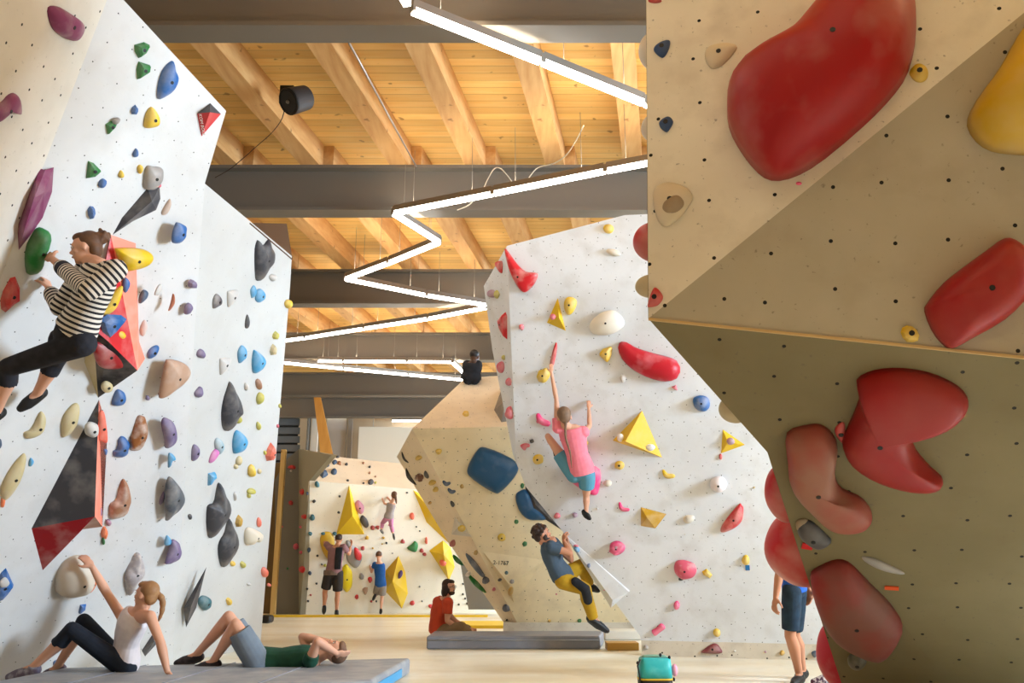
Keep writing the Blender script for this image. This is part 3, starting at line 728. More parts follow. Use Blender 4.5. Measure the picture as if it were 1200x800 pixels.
dome('L', 'sand', E(125, 453, 7, 7), .4, off=.1, label='round sandy hold on the lower black face of the upper red volume')
dome('L', 'blue', C_([(345, 690), (355, 675), (370, 690), (362, 715), (348, 710)]), .5, off=.06, desc='tiny foothold')
volume('L', 'charcoal', [(116, 468, 0), (37, 619, 0), (50, 668, 0), (97, 620, 0), (120, 617, 0), (126, 506, 0), (111, 605, .3)],
       [(0, 1, 6), (1, 2, 6), (2, 3, 6), (3, 4, 6), (4, 5, 0, 6)], ['charcoal', 'dred', 'dred', 'brown', 'salmon'], label='large lower black, red and salmon pyramid volume on the left wall', chalk=.2)
dome('L', 'lgrey', E(107, 503, 8, 9), .5, off=.1, label='round pale hold on the black face of the lower pyramid volume')
dome('L', 'coral', H([(95, 40), (120, 5), (140, 40), (158, 200), (150, 240), (120, 225), (90, 200)]), .25, off=.05, label='tall coral hold on the edge of the lower pyramid volume')
dome('L', 'blue', H([(135, 285), (158, 290), (150, 325), (138, 318)]), .5, off=.05, desc='tiny foothold')
dome('L', 'mauve', H([(95, 710), (112, 700), (118, 745), (90, 785), (75, 770)]), .5, desc='small hold', off=.03)
dome('L', 'orange', E(122, 624, 4, 8), .5, smooth=False, label='orange hold with green tip under the lower pyramid volume')
child_on(HOLDS[-1]['o'], 'L', 'green', E(121, 634, 1.6, 4), .6, .01); child_on(HOLDS[-1]['o'], 'L', 'mauve', E(127, 612, 3, 4), .6, .01)
# big round cream hold: nearly a ball
BX = [(64, 690), (66, 672), (74, 658), (88, 650), (100, 653), (107, 665), (107, 680), (98, 692), (84, 696), (72, 697)]
dome('L', 'cream', BX, .62, label='big round cream hold held by the seated woman in the white top', m=chalky('cream ball hold', (206, 192, 174), .3, .6))
dome('L', 'orange', K(0, 600, 4, [(425, 300), (440, 290), (452, 320), (440, 355), (420, 378), (412, 365)]), .4, label='orange hold behind the right side of the big cream hold')
dome('L', 'blue', K(0, 600, 4, [(375, 432), (405, 428), (398, 455), (372, 478), (366, 470)]), .4, smooth=False, label='small blue wedge hold just above the woman knees')
dome('L', 'blue', K(0, 600, 4, [(250, 700), (270, 690), (282, 705), (275, 722), (252, 722)]), .5, label='small blue hold low between the woman legs')
o = dome('L', 'blue', K(0, 600, 4, [(-40, 360), (5, 280), (28, 258), (65, 340), (30, 390), (0, 418), (-30, 410)]), .3, smooth=False, label='blue kite hold with a pale centre at the left edge')
child_on(o, 'L', 'lgrey', K(0, 600, 4, [(0, 325), (25, 305), (45, 330), (30, 350), (5, 350)]), .2, .05)
o = volume('L', 'charcoal', [(242, 664, 0), (215, 712, 0), (218, 735, 0), (230, 712, 0), (224, 710, .06)], [(0, 1, 4), (1, 2, 4), (2, 3, 4), (3, 0, 4)], label='thin charcoal spike volume right of the ponytail of the seated woman', chalk=.1)
volume('L', 'charcoal', [(184, 735, 0), (191, 746, 0), (170, 769, 0), (166, 762, 0), (180, 752, .05)], [(0, 1, 4), (1, 2, 4), (2, 3, 4), (3, 0, 4)], label='small charcoal volume behind the upper arm of the seated woman', chalk=.1)
dome('L', 'grey', Q([(465, 760), (467, 720), (480, 680), (500, 640), (518, 630), (535, 655), (540, 690), (530, 725), (505, 750), (480, 790)]), .35, lumps=.15, label='crinkled grey hold behind the face of the seated woman', m=chalky('crinkled grey', (168, 158, 158), .6, .35, scale=16))
dome('L', 'sand', Q([(90, 180), (110, 170), (130, 140), (145, 108), (158, 102), (170, 125), (165, 160), (150, 185), (115, 202), (92, 200)]), .4, center=Q([(140, 160)])[0], label='sandy yellow curved hold right of the climber dangling foot')
dome('L', 'sand', Q([(230, 195), (228, 150), (240, 110), (270, 75), (292, 72), (296, 100), (285, 150), (260, 185), (240, 197)]), .35, label='sandy yellow leaf hold left of the black pyramid volume')
o = dome('L', 'sand', Q([(3, 420), (2, 385), (25, 335), (55, 290), (88, 258), (97, 275), (85, 330), (60, 385), (30, 425), (12, 435)]), .3, label='long sandy feather hold with orange tip at the left edge')
child_on(o, 'L', 'orange', Q([(5, 425), (18, 425), (14, 458), (2, 458)]), .5, .0)
dome('L', 'navy', Q([(-10, 215), (2, 205), (6, 225), (0, 240), (-8, 238)]), .5, desc='small hold'); dome('L', 'sky', Q([(108, 290), (115, 275), (126, 288), (118, 305), (108, 307)]), .5, desc='small hold')
dome('L3', 'tan', D([(530, 585), (545, 480), (575, 340), (600, 312), (700, 335), (745, 380), (740, 430), (680, 500), (600, 560), (560, 588)]), .35, label='large brown slab hold in the centre of the left wall')
dome('L', 'blue', D([(190, 635), (195, 590), (215, 540), (240, 528), (275, 550), (288, 590), (260, 635), (215, 648)]), .5, lumps=.08, label='blue rounded hold just below the upper red volume')
dome('L', 'blue', H([(200, 330), (198, 295), (225, 280), (235, 215), (260, 188), (295, 210), (308, 255), (290, 320), (240, 340)]), .5, lumps=.1, label='blue wrinkled hold left of the brown and white hold')
dome('L', 'brown', H([(315, 270), (322, 210), (345, 130), (365, 60), (390, 38), (425, 60), (437, 130), (430, 220), (395, 280), (350, 298), (325, 290)]), .4, lumps=.12, label='brown and white wrinkled hold in the middle of the left wall', m=chalky('brown white', (150, 92, 48), .8, .5, scale=9))
dome('L', 'tan', H([(168, 740), (175, 680), (220, 640), (240, 560), (265, 500), (290, 510), (318, 590), (315, 680), (280, 750), (200, 785), (175, 770)]), .4, lumps=.06, label='pinkish brown curved hold right of the lower pyramid volume', m=chalky('tan curved', (160, 112, 84), .7, .5, scale=6))
dome('L3', 'violet', H([(548, 90), (570, 55), (625, 85), (648, 170), (640, 240), (580, 278), (570, 210), (555, 140)]), .4, label='violet half moon hold right of the brown and white hold')
dome('L3', 'sky', H([(598, 330), (610, 310), (640, 330), (645, 355), (615, 375), (600, 415), (596, 400)]), .5, lumps=.1, label='small light blue icicle hold below the violet half moon hold')
o = dome('L3', 'charcoal', H([(605, 480), (640, 510), (690, 580), (706, 650), (670, 720), (610, 770), (580, 800), (577, 760), (572, 690), (575, 590), (585, 520)]), .35, label='large charcoal half disc hold, left one of the dark holds', m=chalky('slate half disc', (78, 84, 92), .35, .5))
dome('L', 'violet', H([(530, 670), (540, 630), (560, 590), (568, 600), (562, 650), (540, 685)]), .5, desc='small hold')
dome('L3', 'violet', J([])[0:0] + K(150, 440, 3.077, [(135, 665), (150, 620), (160, 590), (182, 605), (188, 640), (165, 670), (135, 678)]), .4, lumps=.08, label='lavender hold above the seated woman head')
dome('L3', 'sky', K(150, 440, 3.077, [(132, 600), (140, 575), (153, 590), (150, 608), (135, 612)]), .5, desc='small hold')
dome('L3', 'charcoal', G([(300, 408), (320, 455), (360, 530), (378, 590), (382, 640), (350, 670), (310, 745), (275, 768), (248, 740), (240, 640), (255, 540), (280, 460)]), .4, label='upper charcoal teardrop hold, dark with pointed top')
dome('L3', 'charcoal', I([(225, 462), (240, 490), (255, 540), (285, 590), (295, 650), (270, 720), (225, 780), (170, 855), (145, 850), (132, 760), (135, 650), (150, 620), (185, 605), (200, 530), (212, 475)]), .4, label='middle charcoal twisted hold above the spindle hold')
dome('L3', 'charcoal', J([(293, 40), (310, 80), (345, 160), (350, 230), (320, 300), (285, 350), (262, 388), (238, 388), (220, 320), (216, 250), (230, 200), (260, 150), (275, 90)]), .4, label='lowest charcoal spindle hold, pointed at both ends')
dome('L3', 'charcoal', E_([(480, 290), (482, 190), (495, 140), (505, 130), (525, 165), (550, 160), (580, 122), (592, 170), (618, 220), (610, 290), (570, 340), (530, 410), (500, 425), (485, 400)]), .35, label='charcoal cat eared hold near the top right of the left wall')
dome('L3', 'sky', E_([(455, 540), (450, 490), (475, 455), (490, 490), (480, 530), (462, 548)]), .5, label='slim light blue hold touching a rounder one, below the cat eared hold')
dome('L3', 'sky', E_([(485, 560), (490, 500), (520, 480), (550, 510), (548, 550), (510, 580)]), .5, label='rounder light blue hold of the pair below the cat eared hold')
dome('L3', 'sky', G([(365, 275), (358, 200), (385, 150), (415, 175), (412, 235), (385, 265)]), .5, label='smaller left light blue dome of the pair above the charcoal teardrop')
dome('L3', 'sky', G([(470, 350), (460, 270), (470, 195), (485, 185), (535, 225), (552, 270), (520, 325)]), .5, label='larger right light blue dome of the pair above the charcoal teardrop')
dome('L3', 'sky', I([(325, 245), (320, 170), (335, 100), (360, 85), (405, 125), (420, 170), (390, 230), (345, 250)]), .5, label='round sky blue dome just below the charcoal teardrop hold')
dome('L3', 'sky', I([(142, 485), (145, 395), (195, 385), (205, 420), (175, 450), (152, 488)]), .5, smooth=False, label='light blue ragged hold above the middle charcoal twisted hold')
o = dome('L3', 'lgrey', I([(190, 180), (205, 140), (240, 160), (255, 210), (225, 258), (200, 230)]), .5, label='pale blue grey ball hold touching a pink one', m=chalky('pale blue grey', (150, 176, 188), .5))
dome('L3', 'pink', I([(150, 310), (170, 250), (205, 215), (222, 235), (200, 280), (165, 320)]), .5, label='pink lumpy hold touching the pale blue grey ball hold', m=chalky('lilac pink', (206, 112, 176), .4))
dome('L3', 'violet', I([(25, 300), (28, 220), (45, 185), (75, 210), (75, 260), (50, 300)]), .5, label='violet dome left of the pink lumpy hold')
dome('L3', 'charcoal', E_([(178, 620), (180, 555), (205, 515), (238, 550), (235, 590), (200, 615)]), .5, label='small dark dome hold beside a pale grey shell', m=chalky('dark dome', (70, 68, 78), .6))
dome('L3', 'lgrey', E_([(285, 605), (282, 510), (300, 495), (355, 490), (360, 520), (335, 570), (300, 605)]), .4, label='upper pale grey shell hold beside the small dark dome')
dome('L3', 'lgrey', G([(230, 355), (228, 255), (250, 242), (305, 240), (300, 275), (270, 330), (240, 358)]), .4, label='lower pale grey shell hold above the charcoal teardrop')
dome('L3', 'charcoal', E_([(412, 760), (415, 700), (428, 665), (440, 710), (432, 762)]), .5, label='thin dark sliver hold below the light blue pair')
dome('L3', 'blue', K(100, 250, 6.154, [(625, 205), (628, 140), (650, 75), (670, 65), (715, 90), (718, 150), (690, 200), (650, 215)]), .45, lumps=.08, label='bright blue fluted hold on the upper part of the left wall')
dome('L', 'navy', C_([(385, 640), (390, 590), (415, 550), (450, 565), (440, 605), (400, 645)]), .5, label='slate blue hold right of the salmon face of the red volume', m=chalky('slate blue', (58, 80, 108), .3))
dome('L', 'blue', D([(448, 300), (445, 265), (475, 225), (515, 210), (528, 230), (505, 280), (465, 305)]), .5, lumps=.05, label='blue oval hold right of the tip of the upper red volume')
dome('L', 'lgrey', D([(395, 130), (395, 80), (420, 30), (440, 40), (445, 80), (430, 120), (415, 145)]), .45, label='pale flesh coloured hold right of the salmon face', m=chalky('pale flesh', (206, 186, 178), .3))
dome('L3', 'orange', C_([(600, 700), (615, 650), (632, 580), (640, 600), (635, 650), (612, 690)]), .5, desc='small sliver hold', m=chalky('rust sliver', (176, 104, 72), .4))
dome('L', 'tan', B([(395, 660), (415, 620), (440, 590), (445, 620), (425, 665), (402, 675)]), .4, label='thin flesh coloured hold right of the charcoal dagger volume', m=chalky('flesh', (190, 166, 150), .4))
dome('L3', 'lgrey', C_([(500, 580), (520, 530), (545, 510), (550, 540), (530, 585), (510, 592)]), .3, desc='small hold')
blobs('L', 'blue 157 129 4 6 20;blue 158.5 179 3.3 5 10;yellow 141.5 203.5 3 4.5;yellow 163.8 198 3 5;blue 119 215 4.5 6 20;blue 106 249 4 9;')
blobs('L3', 'violet 224.7 333 4 5.5;violet 219.5 361.5 3.5 6.5 20;violet 234.5 414 4 5.5 10;violet 232 459 3.5 6.5 20;violet 172.5 466 2 3;charcoal 222 605 2 3.5;lgrey 319 325 4 4;yellow 337 356 4 5;'
      'olive 322 393 3 5 15;sand 319 409 3 7 10;brown 302 450 2.5 7 -10;olive 303.5 466 3.5 7 10;olive 279 491 3 5;olive 302 499 2.2 5;lgrey 288 453 2 5;coral 315.5 529.5 4 11 12;sand 279 539 3 6 20;sand 276 546 2.5 3 ;'
      'yellow 293.5 551 3.4 8;sand 303.5 552 2 3;olive 294 575 5 4;olive 291 580 2 4;ochre 278.5 610 3 8 10;coral 302.5 611.5 2.2 6.5;yellow 272 660 2.5 3;olive 284 661 3 4;coral 309 670 3 6 ;coral 315 685 2 2;'
      'yellow 267.5 704 3 5;lgrey 291 684 2.5 2;olive 327.5 475 1.5 3;rose 325 499 1.3 2.5;olive 310 530 1.5 3;lgrey 275 581 1.5 5')
blobs('L', 'violet 186.6 461.5 1.5 2')
blobs('L3', 'teal 239 706 7 8.5 10')
o = dome('L3', 'cream', J([(405, 190), (410, 130), (440, 105), (520, 145), (525, 190), (500, 212), (460, 200), (440, 232), (415, 232)]), .6, lumps=.05, label='off white nose shaped hold near the right edge of the left wall')
# ---- right overhang ---------------------------------------------------
dome('R1', 'red', [(852, 128), (856, 103), (875, 88), (905, 72), (925, 58), (945, 35), (965, 10), (990, -25), (1040, -40), (1066, -8), (1073, 20), (1072, 55), (1062, 90), (1042, 118), (1010, 150), (962, 190), (930, 208), (905, 212), (887, 202), (868, 178), (855, 153)], .5,
     label='huge dark red bean shaped hold at the top of the right overhang', center=(975, 90), power=.7, n=48, m=chalky('red big', (160, 14, 20), .18, .42, scale=2.2))
dome('R1', 'red', [(916, 46), (927, 41), (932, 46), (934, 60), (905, 78), (900, 72)], .4, label='red hold tip showing behind the huge red bean hold')
dome('R1', 'red', [(972, 14), (968, 6), (975, 0), (985, -12), (998, -8), (990, 12), (976, 18)], .4, label='small red hold tip at the top edge above the huge red bean')
dome('R2', 'yellow', [(1133, 148), (1142, 121), (1170, 82), (1197, 36), (1240, -10), (1290, 60), (1280, 160), (1230, 180), (1180, 181), (1150, 172)], .5, power=.7, label='huge yellow hold cut off by the right edge of the photo', m=chalky('yellow big', (206, 164, 14), .3, .45, scale=2.2))
dome('R2', 'red', [(1083, 365), (1087, 354), (1104, 333), (1126, 315), (1159, 291), (1175, 280), (1189, 283), (1203, 297), (1212, 322), (1200, 351), (1175, 376), (1142, 395), (1118, 408), (1107, 406), (1093, 390)], .42, power=.6, n=36,
     label='big red block hold at the right edge above the panel seam', m=chalky('red block', (156, 14, 20), .3, .45, (170, 110, 100), scale=2.4))
dome('R3', 'red', K(820, 380, 3.158, [(580, 205), (640, 170), (740, 160), (860, 180), (960, 230), (995, 285), (960, 325), (870, 335), (800, 360), (780, 400), (800, 460), (850, 520), (900, 570), (870, 598), (780, 595), (660, 560), (560, 500), (525, 430), (545, 380), (590, 270)]), .34, power=.55, n=56,
     center=(1028, 498), label='huge dark red boomerang hold on the lower right overhang', m=chalky('red boomerang', (150, 10, 14), .35, .45, (150, 100, 90), scale=1.8, lo=.5, hi=.8))
dome('R3', 'red', [(978, 505), (983, 496), (990, 496), (990, 515), (986, 518)], .4, desc='tip hold', label='small red hold tip left of the boomerang hold')
dome('R3', 'redbrown', K(820, 380, 3.158, [(322, 400), (400, 370), (450, 370), (490, 400), (510, 450), (500, 540), (520, 600), (600, 640), (638, 700), (620, 740), (560, 755), (490, 740), (420, 680), (340, 590), (325, 500)]), .4, power=.6, n=44,
     center=(958, 558), label='chalky red boot shaped hold left of the boomerang hold', m=chalky('red boot', (158, 26, 24), .75, .55, (150, 118, 98), scale=1.6, lo=.4, hi=.62))
dome('R3', 'redbrown', K(850, 580, 3.4286, [(340, 330), (370, 290), (440, 258), (500, 270), (580, 350), (660, 430), (710, 510), (700, 560), (650, 630), (600, 640), (500, 600), (420, 540), (370, 450)]), .36, power=.6, n=36,
     label='big chalky dark red block hold low on the right overhang', m=chalky('red low block', (140, 22, 22), .7, .6, (112, 88, 74), scale=1.8, lo=.4, hi=.62))
def sideball(x, y, rx, ry, col, label, dy=.12, m=None):
    zc = PR3.depth(x, y) if y > 373 else PR1.depth(x, y)
    pq = PR3 if y > 373 else PR1; c = pq.on(x, y, -(max(rx, ry) / F * zc * 1.05 + .14)); zc = pq.depth(x, y) + (c - pq.on(x, y)).length; bm = bmesh.new(); bmesh.ops.create_icosphere(bm, subdivisions=4, radius=1)
    for v in bm.verts: v.co = V((v.co.x * rx, v.co.y * rx * 1.1, v.co.z * ry)) / F * zc; v.co += rough_pt(v.co, .02, 4, 3)
    o = link('climbing_hold', bmesh_done(bm, 'h'), m or hmat(col, 'R'), None, c, smooth=True)
    reg(o, 'R', col, (x, y), rx * ry * 3, 'rounded hold', label, True)
sideball(940, 642, 43, 44, 'red', 'round red hold bulging past the left edge of the right overhang, above the blue shirt', .2)
sideball(985, 768, 27, 40, 'pink', 'pinkish red hold low on the left edge of the right overhang', .2, m=chalky('red pink', (190, 40, 60), .2))
sideball(768, 283, 26, 24, 'red', 'red hold peeking past the vertical left edge of the right overhang', .22)
sideball(764, 335, 19, 14, 'sand', 'sandy hold peeking past the left edge, above the small red hold', .2)
sideball(919, 578, 22, 34, 'red', 'thin sliver of a red hold on the slanting left edge of the right overhang', .2)
sideball(862, 479, 19, 17, 'sand', 'sandy brown pocket hold on the slanting left edge of the right overhang', .06)
sideball(766, 60, 17, 24, 'cream', 'cream hold peeking past the upper left edge of the right overhang', .2)
sideball(766, 150, 14, 17, 'cream', 'smaller cream hold peeking past the edge below the bright lamp end', .2)
dome('R1', 'cream', [(767, 222), (784, 214), (806, 221), (812, 232), (806, 244), (797, 255), (784, 265), (773, 262), (766, 241)], .3, label='cream crescent jug near the left edge of the right overhang', m=chalky('worn cream', (214, 198, 170), .3))
child_on(HOLDS[-1]['o'], 'R1', 'tan', E(789, 240, 14, 10, -30), .35, .03, 'lip', m=chalky('worn lip', (150, 128, 100), .2))
dome('R1', 'cream', [(826, 63), (833, 54), (853, 51), (864, 56), (850, 74), (836, 81), (828, 74)], .3, label='flat cream hold left of the huge red bean hold', m=chalky('worn cream', (214, 198, 170), .3))
dome('R1', 'navy', [(766, 59), (773, 51), (785, 48), (783, 60), (776, 68)], .5, label='upper small blue hold at the left edge of the right overhang', m=chalky('deep blue', (34, 70, 118), .1))
dome('R1', 'navy', [(773, 143), (783, 137), (789, 142), (786, 150), (781, 155), (774, 150)], .5, label='lower small blue hold at the left edge of the right overhang', m=chalky('deep blue', (34, 70, 118), .1))
dome('R1', 'yellow', E(1077, 86, 11, 11), .4, label='small round yellow hold right of the huge red bean', bolted=True)
dome('R2', 'yellow', E(1066, 391, 12, 10, 40), .5, smooth=False, label='small yellow hold just above the panel seam')
dome('R1', 'red', [(759, 357), (767, 337), (777, 347), (772, 357), (762, 360)], .5, label='small red hold at the left corner of the panel crease')
dome('R1', 'red', E(767, 1, 8, 3), .5, desc='tiny foothold', label='tiny red hold at the top edge above the small blue holds')
dome('R1', 'pink', E(936, 215, 3.5, 2), .5, desc='tiny foothold', label='tiny bright pink hold under the huge red bean')
dome('R3', 'charcoal', [(935, 612), (949, 609), (967, 624), (974, 634), (958, 641), (937, 627)], .5, label='dark grey jug low on the right overhang, above the red tag')
dome('R3', 'grey', [(933, 618), (934, 609), (945, 607), (948, 615), (940, 624)], .5, desc='small hold', m=chalky('worn lip', (150, 128, 100), .2), label='sandy cap against the dark grey jug')
sweep('R3', 'grey', [(1010, 652, 3), (1022, 657, 6), (1038, 664, 6), (1060, 672, 3)], .8, label='long grey sloping hold low on the right overhang')
dome('R3', 'charcoal', E(1004, 774, 11, 9), .5, label='dark round hold near the bottom of the right overhang', m=chalky('dark moss', (70, 66, 46), .2), bolted=True)
def tagcard(wall, x, y, w_, h_, m, label, ang=0):
    pl = PLN[wall]; c = pl.on(x, y, .004); z_ = pl.depth(x, y) / F
    bm = bmesh.new(); a = math.radians(ang)
    X_, Y_ = pl.u * math.cos(a) + pl.v * math.sin(a), pl.v * math.cos(a) - pl.u * math.sin(a)
    vs = [bm.verts.new(X_ * (i * w_ / 2 * z_) + Y_ * (j * h_ / 2 * z_) + pl.n * k) for k in (-.003, .003) for i, j in ((-1, -1), (1, -1), (1, 1), (-1, 1))]
    for q in ((3, 2, 1, 0), (4, 5, 6, 7), (0, 1, 5, 4), (1, 2, 6, 5), (2, 3, 7, 6), (3, 0, 4, 7)): bm.faces.new([vs[i] for i in q])
    tag(link('route_tag', bmesh_done(bm, 'tag'), m, None, c), label, 'route tag', 'paper route tags')
tagcard('R3', 946, 640, 12, 10, solid('red tag', (200, 24, 30)), 'red paper route tag under the dark grey jug', -15)
tagcard('R3', 1045, 689, 15, 6, solid('orange tag', (226, 84, 30)), 'orange paper route tag below the long grey hold', -5)
# ---- white middle wall --------------------------------------------------
X_ = lambda pts: K(540, 240, 4, pts); Y_ = lambda pts: K(560, 400, 4, pts)
dome('M', 'red', K(560, 240, 5.714, [(180, 295), (210, 320), (260, 390), (320, 445), (400, 458), (385, 520), (330, 580), (290, 575), (240, 500), (200, 400)]), .35, center=(609, 325), power=.7, n=40, label='large red curved horn hold at the top left of the middle wall')
dome('Ms', 'red', [(581, 308), (585, 305.6), (589, 307), (588.5, 320), (583.6, 315)], .5, label='small red hold left of the red horn')
dome('Ms', 'red', [(585, 375), (592.5, 365), (594.5, 370), (594.5, 398), (589, 390)], .5, smooth=False, label='tall red wedge on the left edge of the middle wall')
volume('M', 'yellow', [(653.7, 349, 0), (641, 378, 0), (663, 387.5, 0), (655, 372, .07)], [(0, 1, 3), (1, 2, 3), (2, 0, 3)], label='small yellow triangle volume near the top of the middle wall', chalk=.05)
child_on(HOLDS[-1]['o'], 'M', 'rose', E(648, 371, 3.5, 3.5), .5, .05)
dome('M', 'yellow', E(668, 358, 7, 11, 10, 9, .3), .5, label='yellow pear hold right of the small yellow triangle volume')
dome('M', 'yellow', E(713, 268, 6, 6), .5, label='topmost yellow hold of the middle wall')
dome('M', 'cream', E(719, 296, 9, 4, 15), .5, label='thin cream hold below the topmost yellow hold')
dome('M', 'white', E(711, 379, 21, 14, -18, 12), .4, label='large white oval hold above the long red banana hold', m=chalky('warm white', (228, 220, 206), .2))
dome('M', 'yellow', X_([(655, 690), (680, 670), (706, 665), (708, 690), (690, 735), (665, 722)]), .6, lumps=.15, label='yellow knobbly hold left of the long red banana hold')
sweep('M', 'red', [(727, 401, 7), (738, 415, 11), (755, 425, 14), (778, 432, 15), (797, 433, 13)], .9, label='long red banana hold in the middle of the white wall', m=chalky('red banana', (186, 22, 40), .5, .4, (225, 150, 160), scale=4))
sweep('M', 'red', [(652, 401, 1), (650, 412, 2.5), (646, 430, 3)], 1.2, label='thin red spike hold gripped by the girl in pink')
o = dome('M', 'yellow', E(637, 440, 7, 9, 30), .5, lumps=.1, label='yellow and grey hold beside the raised hand of the girl')
sweep('M', 'pink', [(630, 484, 2.5), (634, 493, 4), (645, 497, 3.5)], 1, label='pink crescent hold left of the shoulder of the girl')
sweep('M', 'rose', [(612, 525, 5), (616, 522, 3), (621, 522, 2)], 1, label='rose pink comma hold left of the girl')
dome('M', 'yellow', E(630.5, 538, 6.5, 6), .4, label='round yellow hold left of the girl waist')
dome('M', 'pink', Y_([(398, 600), (430, 575), (520, 575), (575, 605), (570, 690), (550, 720), (500, 700), (430, 650)]), .35, power=.7, smooth=True, label='big magenta block hold behind the girl knees')
volume('M', 'yellow', [(752.5, 481, 0), (718, 516, 0), (776, 536, 0), (733, 517, .2)], [(0, 1, 3), (1, 2, 3), (2, 0, 3)], label='large yellow pyramid volume right of the girl', chalk=.1)
o = HOLDS[-1]['o']; child_on(o, 'M', 'white', E(727, 513, 4, 5), .4, .12); child_on(o, 'M', 'white', E(762, 524, 6, 4), .4, .06)
dome('M', 'yellow', E(726, 545, 6, 5), .4, label='yellow ring hold below the large yellow pyramid', bolted=True)
dome('M', 'cream', E(712, 566, 5, 4), .5, label='small cream hold right of the magenta block')
sweep('M', 'pink', [(726, 588, 1.5), (729, 596, 2.5), (738, 597, 2)], 1, label='small pink crescent hold above the pale yellow volume')
dome('M', 'blue', K(720, 400, 4, [(370, 265), (405, 252), (440, 265), (448, 300), (430, 325), (395, 325), (372, 300)]), .5, label='blue rounded hold right of the long red banana hold')
PLN['M_'] = PM
dome('M', 'white', E(842, 567, 10, 9.5, 0, 12, 0, .01), .85, label='round white ball hold on the right part of the middle wall', lumps=0, m=chalky('ball white', (232, 222, 224), .2))
dome('M', 'rose', K(720, 400, 4, [(265, 212), (290, 203), (297, 230), (280, 225)]), .5, smooth=False, label='tiny pinkish hold under the long red banana hold')
volume('M', 'yellow', [(847, 503, 0), (873, 521, 0), (845, 531, 0), (853, 518, .05)], [(0, 1, 3), (1, 2, 3), (2, 0, 3)], label='small yellow triangle volume with grey centre, near the right overhang', chalk=.05)
child_on(HOLDS[-1]['o'], 'M', 'mauve', E(856, 517, 5, 4), .5, .03)
dome('M', 'red', E(844.5, 535, 2, 3.5), .5, label='tiny red hold at the corner of the small yellow triangle volume')
sweep('M', 'yellow', [(777, 550, 1.5), (781, 557, 3), (791, 557.5, 2.5)], 1, label='yellow crescent hold right of the large yellow pyramid')
volume('M', 'ochre', [(751, 594, 0), (781, 602, 0), (768, 619, 0), (751, 616, 0), (758, 606, .07)], [(0, 1, 4), (1, 2, 4), (2, 3, 4), (3, 0, 4)], label='pale yellow four sided volume below the large yellow pyramid', chalk=.3)
dome('M', 'red', K(740, 580, 3.636, [(455, 40), (470, 42), (478, 60), (470, 110), (430, 145), (382, 158), (390, 120)]), .4, label='red shell hold near the right overhang')
dome('M', 'cream', E(807, 608, 7, 5, -10), .5, label='cream hold right of the pale yellow volume')
dome('M', 'pink', E(723, 642, 9, 9, 0, 9), .6, lumps=.2, label='hot pink doughnut hold right of the hanging man')
child_on(HOLDS[-1]['o'], 'M', 'mauve', E(722, 642, 3, 3), .5, .06)
o = dome('M', 'rose', E(803, 667, 14, 11, 20, 12), .5, label='round rose pink dish hold low on the middle wall', m=chalky('rose dish', (214, 90, 112), .6, scale=9))
dome('M', 'black', E(798, 678, 3, 2), .5, label='tiny black hold under the round rose dish hold')
dome('M', 'yellow', K(740, 580, 3.636, [(300, 325), (320, 312), (345, 340), (335, 355), (305, 340)]), .5, smooth=False, label='pale yellow hold right of the round rose dish hold')
dome('M', 'yellow', E(874, 656, 4.5, 6), .5, label='yellow hold with blue tag low on the middle wall')
tagcard('M', 876, 665, 5, 6, solid('blue tag', (30, 110, 170)), 'blue paper route tag under the small yellow hold')
dome('M', 'pink', E(793, 709, 4, 5.5), .6, smooth=False, label='small pink hold on the crease low on the middle wall')
sweep('M', 'pink', [(765, 742, 4.5), (771, 738, 3.5), (778, 732, 4.5)], 1, label='pink bone shaped hold just above the kicker board')
dome('M', 'yellow', E(840, 741, 4.5, 5), .6, label='yellow hold just above the kicker board')
dome('K', 'dred', K(730, 730, 4.615, [(425, 160), (445, 135), (480, 112), (505, 110), (525, 130), (532, 162)]), .4, label='dark red half dome standing on the kicker board', m=chalky('dusty red', (130, 58, 62), .3))
blobs('K', 'ochre 916.5 765 3 3;navy 955 766 4 4;grey 757 758 3 3;lgrey 861 762.5 1.5 1.5;mauve 897 763.5 1.5 1.5')
blobs('Ms', 'mauve 577 344 4.5 5;olive 583 345 2.5 5;rose 588 430 3.5 7;rose 597 447 3 5;rose 598 484 3.5 8;olive 590.5 419 1.5 3')
blobs('M', 'rose 611 383 3 4;rose 630 494 1.5 2;black 623.5 516.5 2.5 2.5;green 681 515 4 3 20;yellow 686 518.5 4 3 20;mauve 674 603 3 3;lgrey 730 443 4 5;rose 653 604 4 3.5;sand 884 571 1.5 1.5;'
      'lgrey 803 626 1 1;lgrey 700 596 1.5 1.5;blue 690 662 3 3.5;pink 709.5 689.5 3 3;sky 676 643 4 3 40;rose 675 639 3 1.5 10')
# ---- cream boulder -------------------------------------------------------
dome('C', 'blue', K(450, 430, 2.759, [(270, 325), (300, 270), (330, 260), (420, 300), (432, 340), (380, 400), (350, 402), (280, 355)]), .3, power=.7, label='large glossy blue cushion hold on the cream boulder', m=chalky('petrol blue', (34, 82, 120), .08, .28), bolted=False)
dome('C', 'blue', [(604, 581), (609.6, 574.6), (617, 574), (628, 590), (640, 607), (630, 609), (618, 607.5), (608, 597)], .3, power=.7, label='smaller petrol blue hold half under the grey triangle volume', m=chalky('petrol blue', (34, 82, 120), .08, .28), bolted=False)
volume('C', 'charcoal', [(615, 560, 0), (660, 622, 0), (640, 609, 0), (618, 607, 0), (628, 592, .12)], [(0, 1, 4), (1, 2, 4), (2, 3, 4), (3, 0, 4)], label='dark grey triangle volume above the head of the hanging man', chalk=.3)
dome('C', 'yellow', E(588, 629.5, 4.5, 4.5), .4, label='round yellow hold in the middle of the cream boulder', bolted=True)
dome('C', 'green', E(605, 611, 2.6, 2.6), .5, label='dark green hold between the two yellow and blue holds of the boulder')
